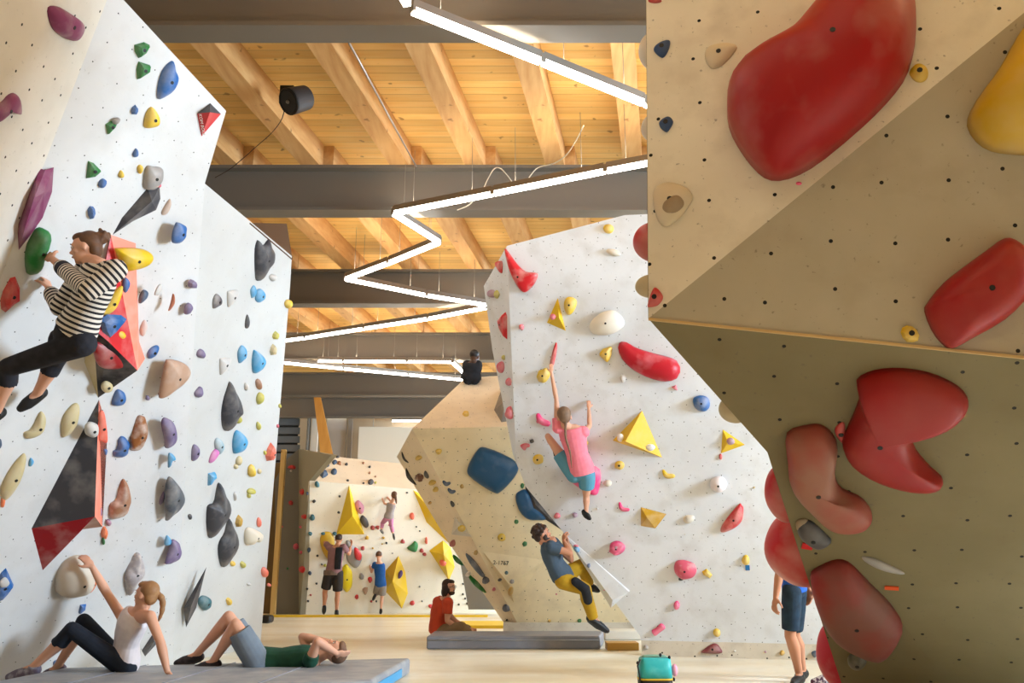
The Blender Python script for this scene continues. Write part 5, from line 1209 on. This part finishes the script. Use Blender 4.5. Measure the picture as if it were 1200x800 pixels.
# 1 woman in the striped top, on the left wall
z = PL.depth(70, 340) - .45
person('woman in striped top climbing the left wall, hair in a bun', z,
       dict(pel=(86, 393, 0), neck=(118, 309, -.03), sl=(105, 309, .16), sr=(136, 316, -.20), head=(101, 291, .02),
            er=(104, 341, -.28), wr=(61, 303, .12), fr=(43, 292, .32), el=(70, 360, .12), wl=(57, 338, .26), fl=(51, 316, .36),
            hl=(74, 398, .06), hr=(97, 402, -.08), kl=(66, 421, .30), al=(43, 462, .42), tl=(26, 476, .38), kr=(10, 430, .02), ar=(-5, 484, .2), tr=(-22, 496, .12)),
       V((-.18, -.1, 1)), V((-1, -.1, -.42)), ('bun', brown), lambda ax: stripes('striped knit %.2f' % ax.x, (222, 212, 200), (30, 28, 34), ax, .036, .46), fabric('black climbing tights', (28, 28, 34), .5, (50, 50, 60)), SHB,
       sleeve=1.72, leg=1.22, fit=.020, lfit=.012, female=True, extra={'cuff': solid('navy cuff', (28, 30, 48), .8)}, hands={'l': (V((-1, .4, 0)), .7), 'r': (V((-.3, .9, .2)), .5)}, toplen=-.02, midd=V((.03, -.02, .0)), girth=.95)

# 2 seated woman in a white tank top
z = 7.35
person('woman in white tank top sitting on the mat, hand on the round cream hold', z,
       dict(pel=(147, 776, 0), neck=(161, 717, .0), sl=(143, 722, .14), sr=(176, 722, -.14), head=(171, 697, .0),
            el=(126, 696, .12), wl=(108, 664, .02), fl=(98, 652, .04), er=(188, 752, -.22), wr=(196, 786, -.28), fr=(202, 795, -.26),
            hl=(143, 779, .10), hr=(148, 783, -.09), kl=(98, 727, .14), al=(66, 783, .22), tl=(50, 791, .2), kr=(84, 737, -.14), ar=(38, 782, -.12), tr=(12, 791, -.1)),
       V((.12, 0, 1)), V((-1, .28, .1)), ('tail', blond, [(183, 695, .02), (190, 702, .02), (190, 715, 0), (186, 727, -.02)], .03), fabric('white cotton tank', (226, 216, 216), .4, (196, 184, 190)), fabric('navy black leggings', (22, 27, 38), .4, (34, 44, 58)),
       chalky('grey and purple climbing shoe', (96, 84, 100), .6, .5, (200, 196, 196), scale=16), sleeve=0, leg=1.38, fit=.016, lfit=.008, female=True, girth=.92, toplen=.06, hands={'l': (V((-.4, .7, -.6)), .35), 'r': (V((0, 0, -1)), .05)}, midd=V((-.03, 0, 0)))

# 3 man lying on the mat, hands behind his head
z = 7.72
person('man lying on his back on the grey mat in dark green shirt and grey shorts', z,
       dict(pel=(303, 775, 0), neck=(372, 771, .0), sl=(362, 766, .15), sr=(364, 773, -.17), head=(391, 763, .0),
            el=(354, 746, .22), wl=(386, 752, .10), fl=(398, 760, .06), er=(372, 751, -.22), wr=(394, 765, -.13), fr=(403, 766, -.08),
            hl=(300, 773, .10), hr=(302, 776, -.09), kl=(268, 722, .12), al=(229, 768, .16), tl=(209, 775, .14), kr=(276, 731, -.08), ar=(249, 776, -.06), tr=(232, 781, -.08)),
       V((1, 0, .12)), V((-.1, -.05, 1)), ('short', shortb), fabric('bottle green shirt', (24, 66, 50), .5, (34, 88, 64)), fabric('blue grey shorts', (118, 130, 142), .4, (98, 108, 122)), chalky('dark sandal leather', (46, 38, 40), .5, .6, (96, 84, 84), scale=18),
       sleeve=.3, leg=.82, fit=.014, lfit=.026, hands={'l': (V((-.2, -.6, .5)), .3), 'r': (V((-.2, .6, .5)), .3)})

# 4 girl in pink, on the middle wall
z = PM.depth(665, 520) - .24
person('girl with long brown ponytail in pink shirt and blue shorts climbing the middle wall', z,
       dict(pel=(681, 552, .0), neck=(669, 500, -.04), sl=(654, 501, -.02), sr=(684, 506, -.06), head=(661, 489, -.06),
            el=(652, 468, .02), wl=(646, 436, .10), fl=(646, 424, .12), er=(691, 499, -.02), wr=(690, 478, .10), fr=(690, 467, .14),
            hl=(673, 556, .02), hr=(688, 557, -.02), kl=(642, 511, .16), al=(650, 527, .12), tl=(652, 535, .14), kr=(687, 582, .08), ar=(687, 600, .02), tr=(691, 606, -.02)),
       V((-.1, 0, 1)), V((-.1, 1, .25)), ('long', chalky('mousy hair', (118, 92, 72), .5, .6, (152, 122, 94), scale=18), [(663, 494, -.15), (663, 512, -.20), (668, 530, -.20), (670, 548, -.18)], .022), fabric('pink shirt', (244, 136, 152), .4, (226, 104, 128)), fabric('denim shorts', (92, 150, 172), .4, (74, 128, 156)),
       SHB, s=.72, hs=1.42, sleeve=.35, leg=.55, fit=.02, lfit=.02, female=True, girth=1.25, vox=.007, hands={'l': (V((0, 1, .2)), .6), 'r': (V((0, 1, .2)), .6)}, toplen=.03)

# 5 hanging man in grey-blue shirt and yellow trousers
z = PM.depth(655, 640) - .15
person('man in slate blue shirt and mustard trousers hanging under the edge of the middle wall', z,
       dict(pel=(660, 675, 0), neck=(645, 632, .0), sl=(649, 636, .16), sr=(646, 641, -.16), head=(635, 626, .0),
            el=(669, 656, .14), wl=(665, 635, .12), fl=(661, 625, .14), er=(668, 648, -.18), wr=(661, 634, -.02), fr=(660, 624, .06),
            hl=(662, 674, .1), hr=(660, 680, -.1), kl=(683, 661, .18), al=(690, 684, .24), tl=(700, 690, .24), kr=(686, 690, -.12), ar=(695, 724, -.1), tr=(711, 737, -.1)),
       V((-.25, 0, 1)), V((1, .15, .55)), ('curl', dkbrown), fabric('slate blue shirt', (70, 86, 102), .4, (56, 70, 86)), fabric('mustard trousers', (176, 138, 26), .4, (150, 114, 20)), SHB,
       skin=SKIN2, sleeve=.5, leg=2.0, fit=.018, lfit=.02, extra={'beard': 1}, hands={'l': (V((.6, .5, .3)), 1.1), 'r': (V((.6, .5, .3)), 1.1)}, midd=V((-.04, 0, -.02)), toplen=.02)
# his black knee pad
pr = [o for o in COL.objects if o.name.startswith('person')][-1]
q0, q1, q2 = atz(674, 681, z - .19), atz(686, 690, z - .20), atz(689, 703, z - .18)
bm = bmesh.new(); limb(bm, [q0, q1, q2], [.052, .062, .056]); fuse(bm, 'knee_pad', blk, pr, .008, 2)

# 6 seated man in orange
z = 12.6
person('man in orange shirt and glasses sitting cross legged on the floor by the grey mat', z,
       dict(pel=(514, 739, 0), neck=(522, 703, .0), sl=(513, 705, .17), sr=(525, 706, -.17), head=(526, 688, .0),
            el=(534, 728, .24), wl=(549, 737, .16), fl=(556, 739, .12), er=(524, 727, -.24), wr=(542, 738, -.16), fr=(552, 741, -.16),
            hl=(514, 740, .10), hr=(514, 741, -.09), kl=(547, 737, .28), al=(538, 743, -.02), tl=(526, 745, -.12), kr=(541, 734, -.28), ar=(551, 743, -.1), tr=(556, 745, .02)),
       V((.05, 0, 1)), V((1, -.45, .15)), ('bob', dkbrown), fabric('burnt orange shirt', (196, 74, 46), .4, (168, 58, 38)), fabric('khaki trousers', (134, 112, 86), .4, (112, 92, 70)), SHB,
       sleeve=.62, leg=1.8, fit=.022, lfit=.018, extra={'beard': 1}, midd=V((-.05, 0, 0)), toplen=.03, girth=1.05)
pr = [o for o in COL.objects if o.name.startswith('person')][-1]
hc = atz(526, 689, z); fdir = V((1, -.45, .15)).normalized(); sdir = U_.cross(fdir).normalized()
bm = bmesh.new()
for q in (-1, 1):
    c = hc + fdir * .098 + sdir * (.032 * q) + U_ * .008
    tube(bm, [c + (sdir * math.cos(a) * .024 + U_ * math.sin(a) * .018) for a in (k * math.pi / 6 for k in range(13))], .0025, 6)
    tube(bm, [hc + fdir * .096 + sdir * (.056 * q) + U_ * .012, hc + sdir * (.082 * q) + U_ * .008], .0025, 6)
me = bmesh_done(bm, 'glasses'); me.transform(Matrix.Translation(-pr.location)); link('glasses', me, M_black, pr, pr.location)

# 7 man with the black back, far wall
z = PF.depth(392, 680) - .45
person('man with raised arms in black backed mauve shirt and dark shorts at the far wall', z,
       dict(pel=(391, 670, 0), neck=(394.5, 640, 0), sl=(385.5, 641, .02), sr=(403, 641, -.02), head=(397, 632, 0),
            el=(379, 633, .2), wl=(382.5, 627, .36), fl=(382.5, 621, .42), er=(409, 649, .25), wr=(411, 640, .38), fr=(412, 634, .42),
            hl=(386, 672, 0), hr=(396, 672, 0), kl=(380.5, 694, .02), al=(380, 711, .0), tl=(379.5, 717, .1), kr=(395.5, 697, .02), ar=(394.5, 716, 0), tr=(394.5, 720, .12)),
       V((.05, 0, 1)), V((.05, 1, .1)), ('short', dkbrown), fabric('mauve shirt', (136, 98, 100), .4, (112, 78, 84)), fabric('dark shorts', (50, 44, 42), .4, (34, 32, 32)), SHB,
       sleeve=.5, leg=.78, fit=.02, lfit=.03, vox=.010, skin=SKIN2, toplen=.02)
pr = [o for o in COL.objects if o.name.startswith('person')][-1]
bm = bmesh.new(); b0, b1 = atz(395.5, 667, z - .14), atz(397.5, 641, z - .125)
loft(bm, [(b0, R_, A_, .07, .02), (b0.lerp(b1, .5) + A_ * -.01, R_, A_, .075, .025), (b1, R_, A_, .08, .02)]); fuse(bm, 'back_panel', blk, pr, .008, 2)
bm = bmesh.new(); b0 = atz(389.5, 671, z); loft(bm, [(b0 + U_ * .06, R_, A_, .19, .15), (b0, R_, A_, .195, .155), (b0 - U_ * .05, R_, A_, .19, .15)]); fuse(bm, 'tied_jumper', fabric('brown jumper', (110, 92, 82), .5, (76, 62, 56)), pr, .01, 2)

# 8 boy in blue, far wall
z = PF.depth(445, 690) - .35
person('boy in bright blue shirt and grey shorts stepping onto the far wall', z,
       dict(pel=(446, 685, 0), neck=(444.5, 659, 0), sl=(439, 661, .04), sr=(450, 661, -.03), head=(444, 651, 0),
            el=(435.5, 670, .12), wl=(432.5, 657, .22), fl=(432, 651, .26), hl=(443, 687, 0), hr=(448.5, 687, 0), kl=(440.5, 697, .16), al=(439.5, 697.5, -.04), tl=(437.5, 702, .0), kr=(447.5, 700, .02), ar=(446.5, 714, 0), tr=(446, 718, .1)),
       V((0, 0, 1)), V((-.1, 1, .1)), ('short', brown), fabric('royal blue shirt', (34, 86, 152), .4, (26, 66, 124)), fabric('grey shorts', (142, 132, 122), .4, (120, 110, 102)), SHB,
       s=.74, hs=1.15, sleeve=.4, leg=.75, fit=.016, lfit=.022, vox=.009)

# 9 little girl hanging on the far wall
z = PF.depth(455, 600) - .3
person('small girl in grey top and lilac leggings hanging high on the far wall', z,
       dict(pel=(455.5, 606, 0), neck=(459, 589, 0), sl=(454.5, 591, .03), sr=(462, 591, -.02), head=(461.5, 580.5, -.03),
            el=(450.5, 590, .14), wl=(447.5, 582, .22), fl=(449, 577, .26), er=(456, 585, .2), wr=(452.5, 580.5, .26), fr=(453, 576, .28),
            hl=(453, 607, 0), hr=(458, 607, 0), kl=(448, 613, .16), al=(447, 621, .08), tl=(449, 624, .16), kr=(458.5, 616, .12), ar=(461, 626, .02), tr=(462, 631, .1)),
       V((.1, 0, 1)), V((-.35, 1, 0)), ('long', brown, [(463, 580, -.1), (464, 585, -.11), (464.5, 590, -.1)], .05), fabric('light grey top', (158, 146, 142), .4, (136, 122, 120)), fabric('lilac leggings', (196, 128, 160), .4, (172, 106, 140)), chalky('grey shoe', (110, 100, 92), .3), s=.62, hs=1.25, sleeve=0, leg=1.75, fit=.012, lfit=.01, vox=.008, female=True)

# 10 dark figure seated on top of the boulder
z = 14.4
person('dark clothed person sitting on top of the cream boulder, seen from behind', z,
       dict(pel=(552, 443, 0), neck=(554, 424.5, 0), sl=(547, 427, .03), sr=(560, 427, -.02), head=(556.5, 418, -.02),
            el=(546, 437, .1), wl=(550, 443, .25), fl=(553, 443, .3), er=(561, 437, .05), wr=(561, 444, .2), fr=(560, 446, .3), hl=(549, 444, 0), hr=(556, 444, 0), kl=(549, 440, .35), al=(549, 448, .42), kr=(557, 440, .35), ar=(557, 448, .42)),
       V((.05, 0, 1)), V((.5, 1, 0)), ('short', chalky('black hair', (30, 24, 22), .2)), blk, blk, None, skin=SKIND, sleeve=.5, leg=1.9, fit=.02, vox=.009, s=.98)

# 11 boy behind the right overhang
z = 7.75
person('boy in blue shirt and dark blue shorts, head hidden behind the right overhang', z,
       dict(pel=(931, 688, 0), neck=(926, 622, .05), sl=(914, 632, -.12), sr=(938, 632, .12), head=(926, 598, .05),
            el=(914, 668, -.16), wl=(909, 700, -.22), fl=(907, 712, -.26), er=(945, 665, .16), wr=(948, 690, .1), fr=(948, 702, .08), hl=(928, 692, -.07), hr=(934, 692, .07),
            kl=(926, 745, -.10), al=(937, 792, -.04), tl=(930, 799, -.2), kr=(931, 744, .16), ar=(941, 787, .26), tr=(934, 794, .14)),
       V((-.05, 0, 1)), V((-.7, -.7, 0)), ('short', brown), fabric('vivid blue shirt', (36, 92, 190), .4, (26, 70, 160)), fabric('navy shorts', (28, 44, 60), .4, (46, 76, 96)), SHB,
       s=.97, sleeve=.45, leg=.86, fit=.02, lfit=.02, girth=.80, skin=SKIN2, hands={'l': (V((1, .4, 0)), .8)}, toplen=.02)
# ------------------------------------------------------------------ mats, bag, loudspeaker, cables
def cushion(name, corners, z0, z1, m, label, side=None, bev=.03):
    bm = bmesh.new(); n = len(corners)
    lo = [bm.verts.new((p.x, p.y, z0)) for p in corners]; hi = [bm.verts.new((p.x, p.y, z1)) for p in corners]
    bm.faces.new(lo[::-1]); bm.faces.new(hi)
    for k in range(n): bm.faces.new((lo[k], lo[(k + 1) % n], hi[(k + 1) % n], hi[k]))
    bmesh.ops.recalc_face_normals(bm, faces=bm.faces)
    c = sum(corners, V()) / n
    me = bpy.data.meshes.new(name); bm.to_mesh(me); bm.free(); me.transform(Matrix.Translation(-V((c.x, c.y, z0))))
    o = link(name, me, m, None, V((c.x, c.y, z0)))
    b = o.modifiers.new('Bevel', 'BEVEL'); b.width = bev; b.segments = 4
    if label: tag(o, label, 'mat', 'crash mats on the floor')
    return o
M_mat = chalky('grey mat cover', (138, 142, 150), .55, .5, (186, 184, 178), scale=5, lo=.4, hi=.7)
M_mat2 = chalky('dark grey mat cover', (128, 131, 142), .4, .5, (166, 164, 166), scale=5)
T = .15
n0, n1, n2, n3 = atZ(74, 782, T), atZ(481, 770.5, T), atZ(436, 796, T), atZ(60, 812, T)
n3 = n0 + (n2 - n1) * 1.0
MATN = cushion('crash_mat', [n0, n3, n2, n1], 0, T, M_mat, 'grey crash mat on the floor under the seated woman and the lying man')
bm = bmesh.new(); a, b = V((n2.x, n2.y, .065)), V((n1.x, n1.y, .065)); obox(bm, a.lerp(b, .04) + V((.004, 0, 0)), a.lerp(b, .72) + V((.004, 0, 0)), .012, .07)
me = bmesh_done(bm, 's'); me.transform(Matrix.Translation(-MATN.location)); link('blue_side_panel', me, solid('mat blue', (60, 150, 200), .5), MATN, MATN.location)
for f_ in (.22, .47, .72):
    p, q = n0.lerp(n1, f_), n3.lerp(n2, f_); o = tubeobj('seam', [V((p.x, p.y, T + .001)), V((q.x, q.y, T + .001))], .006, M_mat2, MATN, 6)
p, q = n3.lerp(n2, .0), n3.lerp(n2, 1.0); tubeobj('seam', [V((p.x, p.y - .002, T - .02)), V((q.x, q.y - .002, T - .02))], .008, M_mat, MATN, 6)
T2 = .16
m0, m1, m2, m3 = atZ(500, 745, T2), atZ(703, 745, T2), atZ(711, 741.5, T2), atZ(506, 741, T2)
m2.y = m1.y + .9; m3.y = m0.y + .9
MATM = cushion('crash_mat', [m0, m1, m2, m3], 0, T2, M_mat2, 'thick grey crash mat below the hanging man, beside the man in orange', bev=.025)
tubeobj('seam', [m0 + V((.02, -.004, -.05)), m1 + V((-.02, -.004, -.05))], .008, M_mat, MATM, 6)
# white block and brown block between the mat and the middle wall
a, b = atZ(709, 750, 0), atZ(752, 750, 0); tag(boxobj('foam_block', (a.x, a.y, 0), (b.x + .1, a.y + .5, .13), solid('white foam', (226, 220, 208), .7), bevel=.02), 'flat white block on the floor between the thick mat and the middle wall', 'block')
a, b = atZ(712, 762, 0), atZ(749, 762, 0); tag(boxobj('wooden_block', (a.x, a.y, 0), (b.x, a.y + .3, .09), wood('ochre board', (176, 132, 58), (190, 146, 70), knots=False), bevel=.005), 'low ochre board lying in front of the white block', 'block')
# turquoise bag near the bottom edge
bz = atZ(768, 808, 0); z_ = 7.2
root = empty('chalk_bag', (bz.x, bz.y, 0), 'turquoise chalk bucket bag with black trim on the floor at the bottom edge', 'bag')
tq = chalky('turquoise nylon', (50, 172, 172), .4, .4, (120, 206, 204), scale=12); x0 = bz.x
def ringloft(rings, name, m, parent, loc):
    bm = bmesh.new(); prev = None
    for (cx, cy, cz, rx, ry) in rings:
        ring = []
        for k in range(28):
            a = 2 * math.pi * k / 28; ca, sa = math.cos(a), math.sin(a)
            ring.append(bm.verts.new((cx + rx * math.copysign(abs(ca) ** .45, ca), cy + ry * math.copysign(abs(sa) ** .45, sa), cz)))
        if prev:
            for k in range(28): bm.faces.new((prev[k], prev[(k + 1) % 28], ring[(k + 1) % 28], ring[k]))
        else: bm.faces.new(ring[::-1])
        prev = ring
    bm.faces.new(prev); return link(name, bmesh_done(bm, name), m, parent, loc, smooth=True)
L0 = V((bz.x, bz.y, 0))
ringloft([(0, 0, 0, .13, .10), (0, 0, .03, .14, .11), (0, 0, .085, .142, .11)], 'base', M_black, root, L0)
ringloft([(0, 0, .085, .145, .113), (0, 0, .10, .145, .113)], 'piping', solid('yellow trim', (206, 170, 50), .6), root, L0)
ringloft([(0, 0, .10, .142, .11), (0, 0, .18, .138, .105), (.004, 0, .25, .13, .095), (.006, 0, .262, .125, .06)], 'body', tq, root, L0)
ringloft([(.006, 0, .262, .12, .05), (.0, 0, .278, .09, .02), (0, 0, .282, .05, .01)], 'rolled_top', chalky('dull green nylon', (120, 160, 140), .3), root, L0)
for dx, dz in ((.045, .285), (.12, .265), (-.15, .22), (.15, .09)):
    bm = bmesh.new(); ell(bm, V(), (R_, A_, U_), (.012, .012, .016), 2); link('buckle', bmesh_done(bm, 'b'), M_black, root, L0 + V((dx, -.06, dz)), smooth=True)
tubeobj('strap', [L0 + V((-.138, -.08, .02)), L0 + V((-.142, -.09, .12)), L0 + V((-.155, -.085, .2)), L0 + V((-.13, -.08, .25))], .007, M_black, root, 6)
bm = bmesh.new(); ell(bm, V(), (R_, A_, U_), (.028, .03, .05), 3); link('pink_pouch', bmesh_done(bm, 'p'), chalky('pink cloth', (236, 150, 176), .3), root, L0 + V((.165, -.03, .16)), smooth=True)
# shoes behind the right overhang
q = atZ(967, 803, 0)
root = empty('climbing_shoe', q, 'dark purple patterned climbing shoe on the floor at the foot of the right overhang', 'shoe')
bm = bmesh.new(); limb(bm, [q + V((-.10, 0, .03)), q + V((-.02, 0, .045)), q + V((.06, .02, .06)), q + V((.10, .03, .07))], [.028, .042, .044, .035]); limb(bm, [q + V((.07, .02, .06)), q + V((.08, .02, .10))], [.04, .036])
fuse(bm, 'upper', chalky('purple knit', (70, 40, 62), .8, .7, (200, 190, 190), scale=34, lo=.48, hi=.56), root, .007, 2)
tubeobj('pull_strap', [q + V((.03, 0, .10)), q + V((.06, -.01, .15)), q + V((.09, 0, .12))], .006, M_black, root, 6)
# loudspeaker under the deck
c = atZ(347, 117, 5.62)
root = empty('loudspeaker', c, 'round black loudspeaker hanging from the timber ceiling joists with a thin cable', 'loudspeaker')
ax = V((-.55, -.62, -.56)).normalized()
bm = bmesh.new(); tube(bm, [c - ax * .16, c - ax * .13, c + ax * .05, c + ax * .085, c + ax * .10], [.09, .125, .135, .135, .12], 32); me = bmesh_done(bm, 'h'); me.transform(Matrix.Translation(-c)); link('housing', me, solid('charcoal cabinet', (62, 56, 54), .5), root, c, smooth=False)
sx_ = ax.orthogonal().normalized(); sy_ = ax.cross(sx_)
for r_, w_ in ((.128, .010), (.10, .008), (.07, .007), (.04, .007)):
    pts = [c + ax * .10 + (sx_ * math.cos(a) + sy_ * math.sin(a)) * r_ for a in (k * math.pi / 12 for k in range(25))]
    tubeobj('grille_ring', pts, w_, M_black, root, 6)
bm = bmesh.new(); tube(bm, [c + ax * .098, c + ax * .108], [.118, .11], 32); me = bmesh_done(bm, 'c'); me.transform(Matrix.Translation(-c)); link('cone', me, M_black, root, c)
bm = bmesh.new(); ell(bm, V(), (R_, A_, U_), (.02, .02, .02), 2); link('dust_cap', bmesh_done(bm, 'd'), solid('grey cap', (120, 116, 112), .4), root, c + ax * .115, smooth=True)
bm = bmesh.new(); box(bm, (-.16, .0, -.02), (-.02, .12, .18)); link('bracket', bmesh_done(bm, 'br'), M_black, root, c + V((-.02, .02, .0)))
pts = [atZ(334, 124, 5.55), atZ(330, 140, 5.6), atZ(318, 156, 5.62), atZ(300, 172, 5.64), atZ(282, 188, 5.66), atY(268, 199, 9.5), atY(252, 208, 9.55)]
cb = tubeobj('speaker_cable', crom([V(p) for p in pts], 20), .005, solid('brown cable', (70, 50, 36), .6), None, 6); tag(cb, 'thin dark cable sagging from the loudspeaker to the steel beam', 'cable')
# silver conduit along the ceiling
cd_ = tubeobj('conduit_pipe', [atZ(409, 50, 5.76), atZ(489, 197, 5.78)], .011, solid('zinc conduit', (190, 182, 176), .35, .6, .5), None, 8); tag(cd_, 'thin silver conduit running along the ceiling between the two nearest beams', 'pipe')
# white cables hanging at the second beam
wc = solid('white cable', (214, 204, 184), .5)
def cable(pts, label):
    o = tubeobj('loose_cable', crom([V(p) for p in pts], 24), .007, wc, None, 6); tag(o, label, 'cable', 'loose white cables at the second beam')
yb = 9.56
cable([atY(684, 147, 8.6) , atY(676, 163, 8.9), atY(664, 181, 9.2), atY(650, 191, 9.45), atY(634, 195, yb), atY(626, 200, yb), atY(618, 211, yb)], 'loose white cable curling up from the second beam to the ceiling')
cable([atY(566, 222, 9.1), atY(572, 209, 9.3), atY(579, 198, yb), atY(586, 197, yb), atY(594, 205, yb), atY(600, 213, yb)], 'loose white cable looped like a V over the second beam')
cable([atY(536, 246, 9.3), atY(548, 241, 9.2), atY(556, 234, 9.1), atY(560, 230, 9.0)], 'short white cable drooping below the lamp at the second beam')
# ------------------------------------------------------------------ ambient light of the rest of the hall, view
w = bpy.data.worlds.new('World'); S.world = w; w.use_nodes = True
bg = w.node_tree.nodes['Background']; bg.inputs[0].default_value = (1.0, .86, .68, 1); bg.inputs[1].default_value = .3
S.view_settings.view_transform = 'Standard'; S.view_settings.look = 'None'; S.view_settings.gamma = 1
S.view_settings.use_curve_mapping = False; S.view_settings.exposure = 0.1
